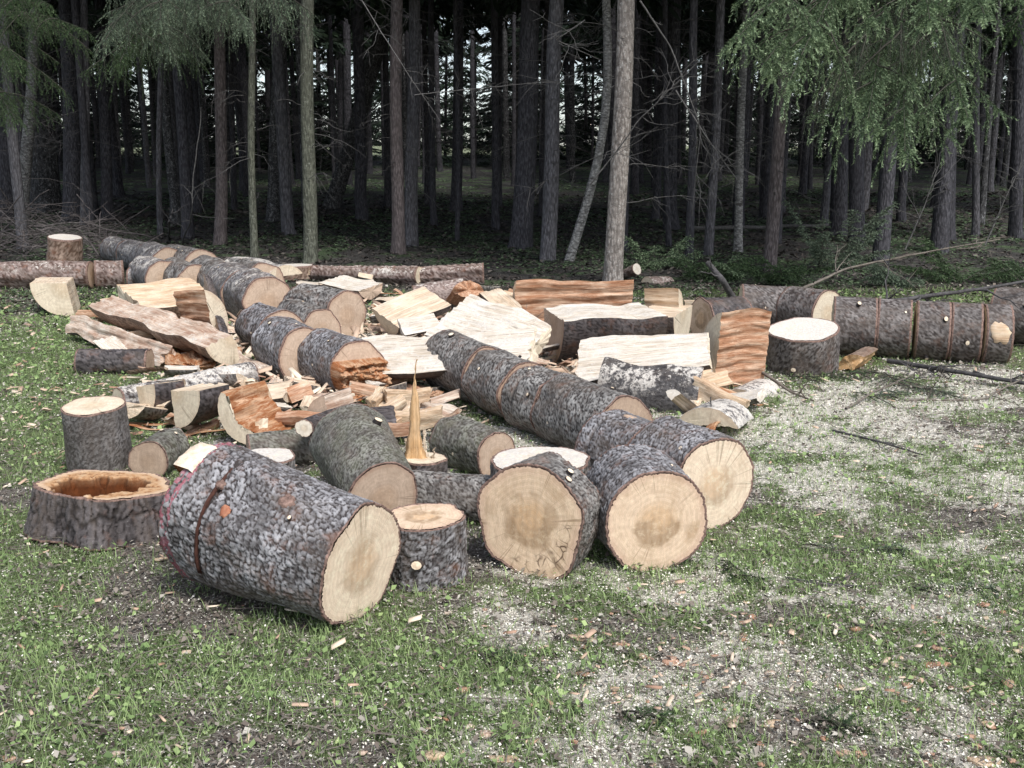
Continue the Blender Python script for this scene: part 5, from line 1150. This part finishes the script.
# --- loose chips one can point at
def chip(label, u, v, wpx, hpx, mat='wood_block', rot=0., seed=0, name='wood_chip', group=None):
    P = at(u, v, .01); k = dep(P) / F; a, b_ = wpx * k / 2, hpx * k / 2 * 1.5; r = np.random.default_rng(seed); n = 6; th = np.linspace(0, 6.283, n + 1)[:-1] + r.uniform(-.45, .45, n)
    base = np.stack([np.cos(th) * a * r.uniform(.75, 1.1, n), np.sin(th) * b_ * r.uniform(.7, 1.1, n)], 1); h = hpx * k * .30
    rows = [np.c_[base * .95, np.zeros(n)], np.c_[base, h * r.uniform(.2, .5, n)], np.c_[base * .93, h * r.uniform(.6, 1.3, n)], np.c_[base * .05, np.full(n, h * 1.0)]]
    o = link(name, mk(name, np.concatenate(rows), gridf(n, 4, True), M[mat])); o.location = (P.x, P.y, P.z - .008); o.rotation_euler = (r.normal(0, .08), r.normal(0, .08), rot); tag(o, label, 'wood chip', group)
CH = [('square pale chip at the bottom edge left of centre', 434, 755, 26, 13, 'wood_block', .2), ('pinkish chip right of the square pale one, a little higher', 484, 733, 20, 11, 'wood_pink', .4), ('long thin orange splinter along the bottom edge near the centre', 505, 757, 44, 8, 'wood_block', -.1),
      ('reddish brick-like chip lying at the right', 937, 664, 34, 11, 'wood_redchip', 0), ('large rounded tan chip at the bottom right corner', 984, 760, 38, 13, 'wood_block', 0), ('red-brown chip in the middle of the foreground', 672, 661, 20, 14, 'wood_redchip', .5),
      ('long tan splinter left of the red-brown chip', 580, 637, 36, 8, 'wood_block', -.3), ('brown chip beside the long tan splinter', 622, 643, 24, 7, 'wood_redchip', 0), ('pale pointed chip at the bottom middle', 772, 722, 24, 12, 'wood_block', .4),
      ('pink chip near the pale pointed one', 734, 719, 22, 9, 'wood_pink', 0), ('orange-brown flake left of the pink chip', 697, 732, 28, 8, 'wood_redchip', .1), ('small white chip in the lower middle', 639, 696, 12, 8, 'wood_white', 0),
      ('cream chip in the sawdust at lower right', 791, 705, 14, 6, 'wood_white', 0), ('small orange chip on the litter at the right', 856, 628, 12, 8, 'wood_redchip', .3), ('flat tan chip at the right above the brick-like one', 945, 594, 16, 5, 'wood_block', 0),
      ('tan chip lying at the foot of the largest log near the hollow stump', 160, 558, 16, 6, 'wood_block', 0), ('brown flake at the lower right corner above the rounded chip', 1010, 683, 16, 10, 'wood_redchip', .8), ('pale chip near the right edge in the litter', 1004, 668, 12, 8, 'wood_pink', .2),
      ('orange crumb patch of a chip below the cracked log', 462, 688, 16, 8, 'wood_redchip', .2), ('small tan wedge wedged under the short upright round', 417, 577, 12, 16, 'wood_block', 0), ('round red chip at lower middle left of the white one', 770, 672, 14, 10, 'wood_pink', .1),
      ('reddish chip at the bottom edge left corner', 8, 757, 18, 8, 'wood_redchip', 0), ('pale chip in the dark litter at the lower left', 115, 752, 12, 7, 'wood_pink', .5), ('tan chip right of the round red one', 858, 752, 24, 9, 'wood_redchip', .2)]
for i, c in enumerate(CH): chip(*c, seed=i)
GC = 'small wood chips strewn over the foreground'
src = None
for i in range(120):
    u = rt_.choice([rt_.gauss(690, 90), rt_.uniform(300, 1020), rt_.gauss(960, 50)]); v = rt_.uniform(600, 765)
    P = at(u, v, .01)
    if i < 4:
        chip('small reddish or tan wood chip lying loose in the foreground grass', u, v, 9, 5, ['wood_redchip', 'wood_pink', 'wood_block', 'wood_redchip'][i], i, 50 + i, group=GC); src = (src or []) + [COL.objects[-1]]
    else:
        o = src[i % 4].copy(); COL.objects.link(o); o.location = (P.x, P.y, P.z - .004); o.rotation_euler = (0, 0, rt_.uniform(0, 6)); s = rt_.uniform(.6, 1.6); o.scale = (s, s, s)

# ================================================================== LIGHT
w = bpy.data.worlds.new('World'); SC.world = w; w.use_nodes = True; nt = w.node_tree; nt.nodes.clear()
sky = nt.nodes.new('ShaderNodeTexSky'); sky.sky_type = 'NISHITA'; sky.sun_disc = False
EL, AZ = R(54), R(150)
sky.sun_elevation = EL; sky.sun_rotation = AZ; sky.air_density = 1.0; sky.dust_density = 1.5; sky.ozone_density = 1.0
hs = nt.nodes.new('ShaderNodeHueSaturation'); hs.inputs['Saturation'].default_value = .6; hs.inputs['Value'].default_value = 1.45
bg = nt.nodes.new('ShaderNodeBackground'); bg.inputs[1].default_value = .15; ow = nt.nodes.new('ShaderNodeOutputWorld')
nt.links.new(sky.outputs[0], hs.inputs['Color']); nt.links.new(hs.outputs[0], bg.inputs[0]); nt.links.new(bg.outputs[0], ow.inputs[0])
sd = bpy.data.lights.new('sun', 'SUN'); sd.energy = 4.2; sd.angle = R(18); sd.color = (1, .98, .95); so = bpy.data.objects.new('sun', sd); COL.objects.link(so)
# sky sun_rotation is clockwise from +Y seen from above
dv = Vector((math.sin(AZ) * math.cos(EL), math.cos(AZ) * math.cos(EL), math.sin(EL))); so.rotation_euler = dv.to_track_quat('Z', 'Y').to_euler()
SC.view_settings.view_transform = 'Standard'; SC.view_settings.look = 'None'; SC.view_settings.exposure = 0; SC.view_settings.gamma = 1
for o in SC.objects:
    if 'label' in o and o.parent is None and not 4 <= len(o['label'].split()) <= 16: print('LABEL', len(o['label'].split()), o['label'])
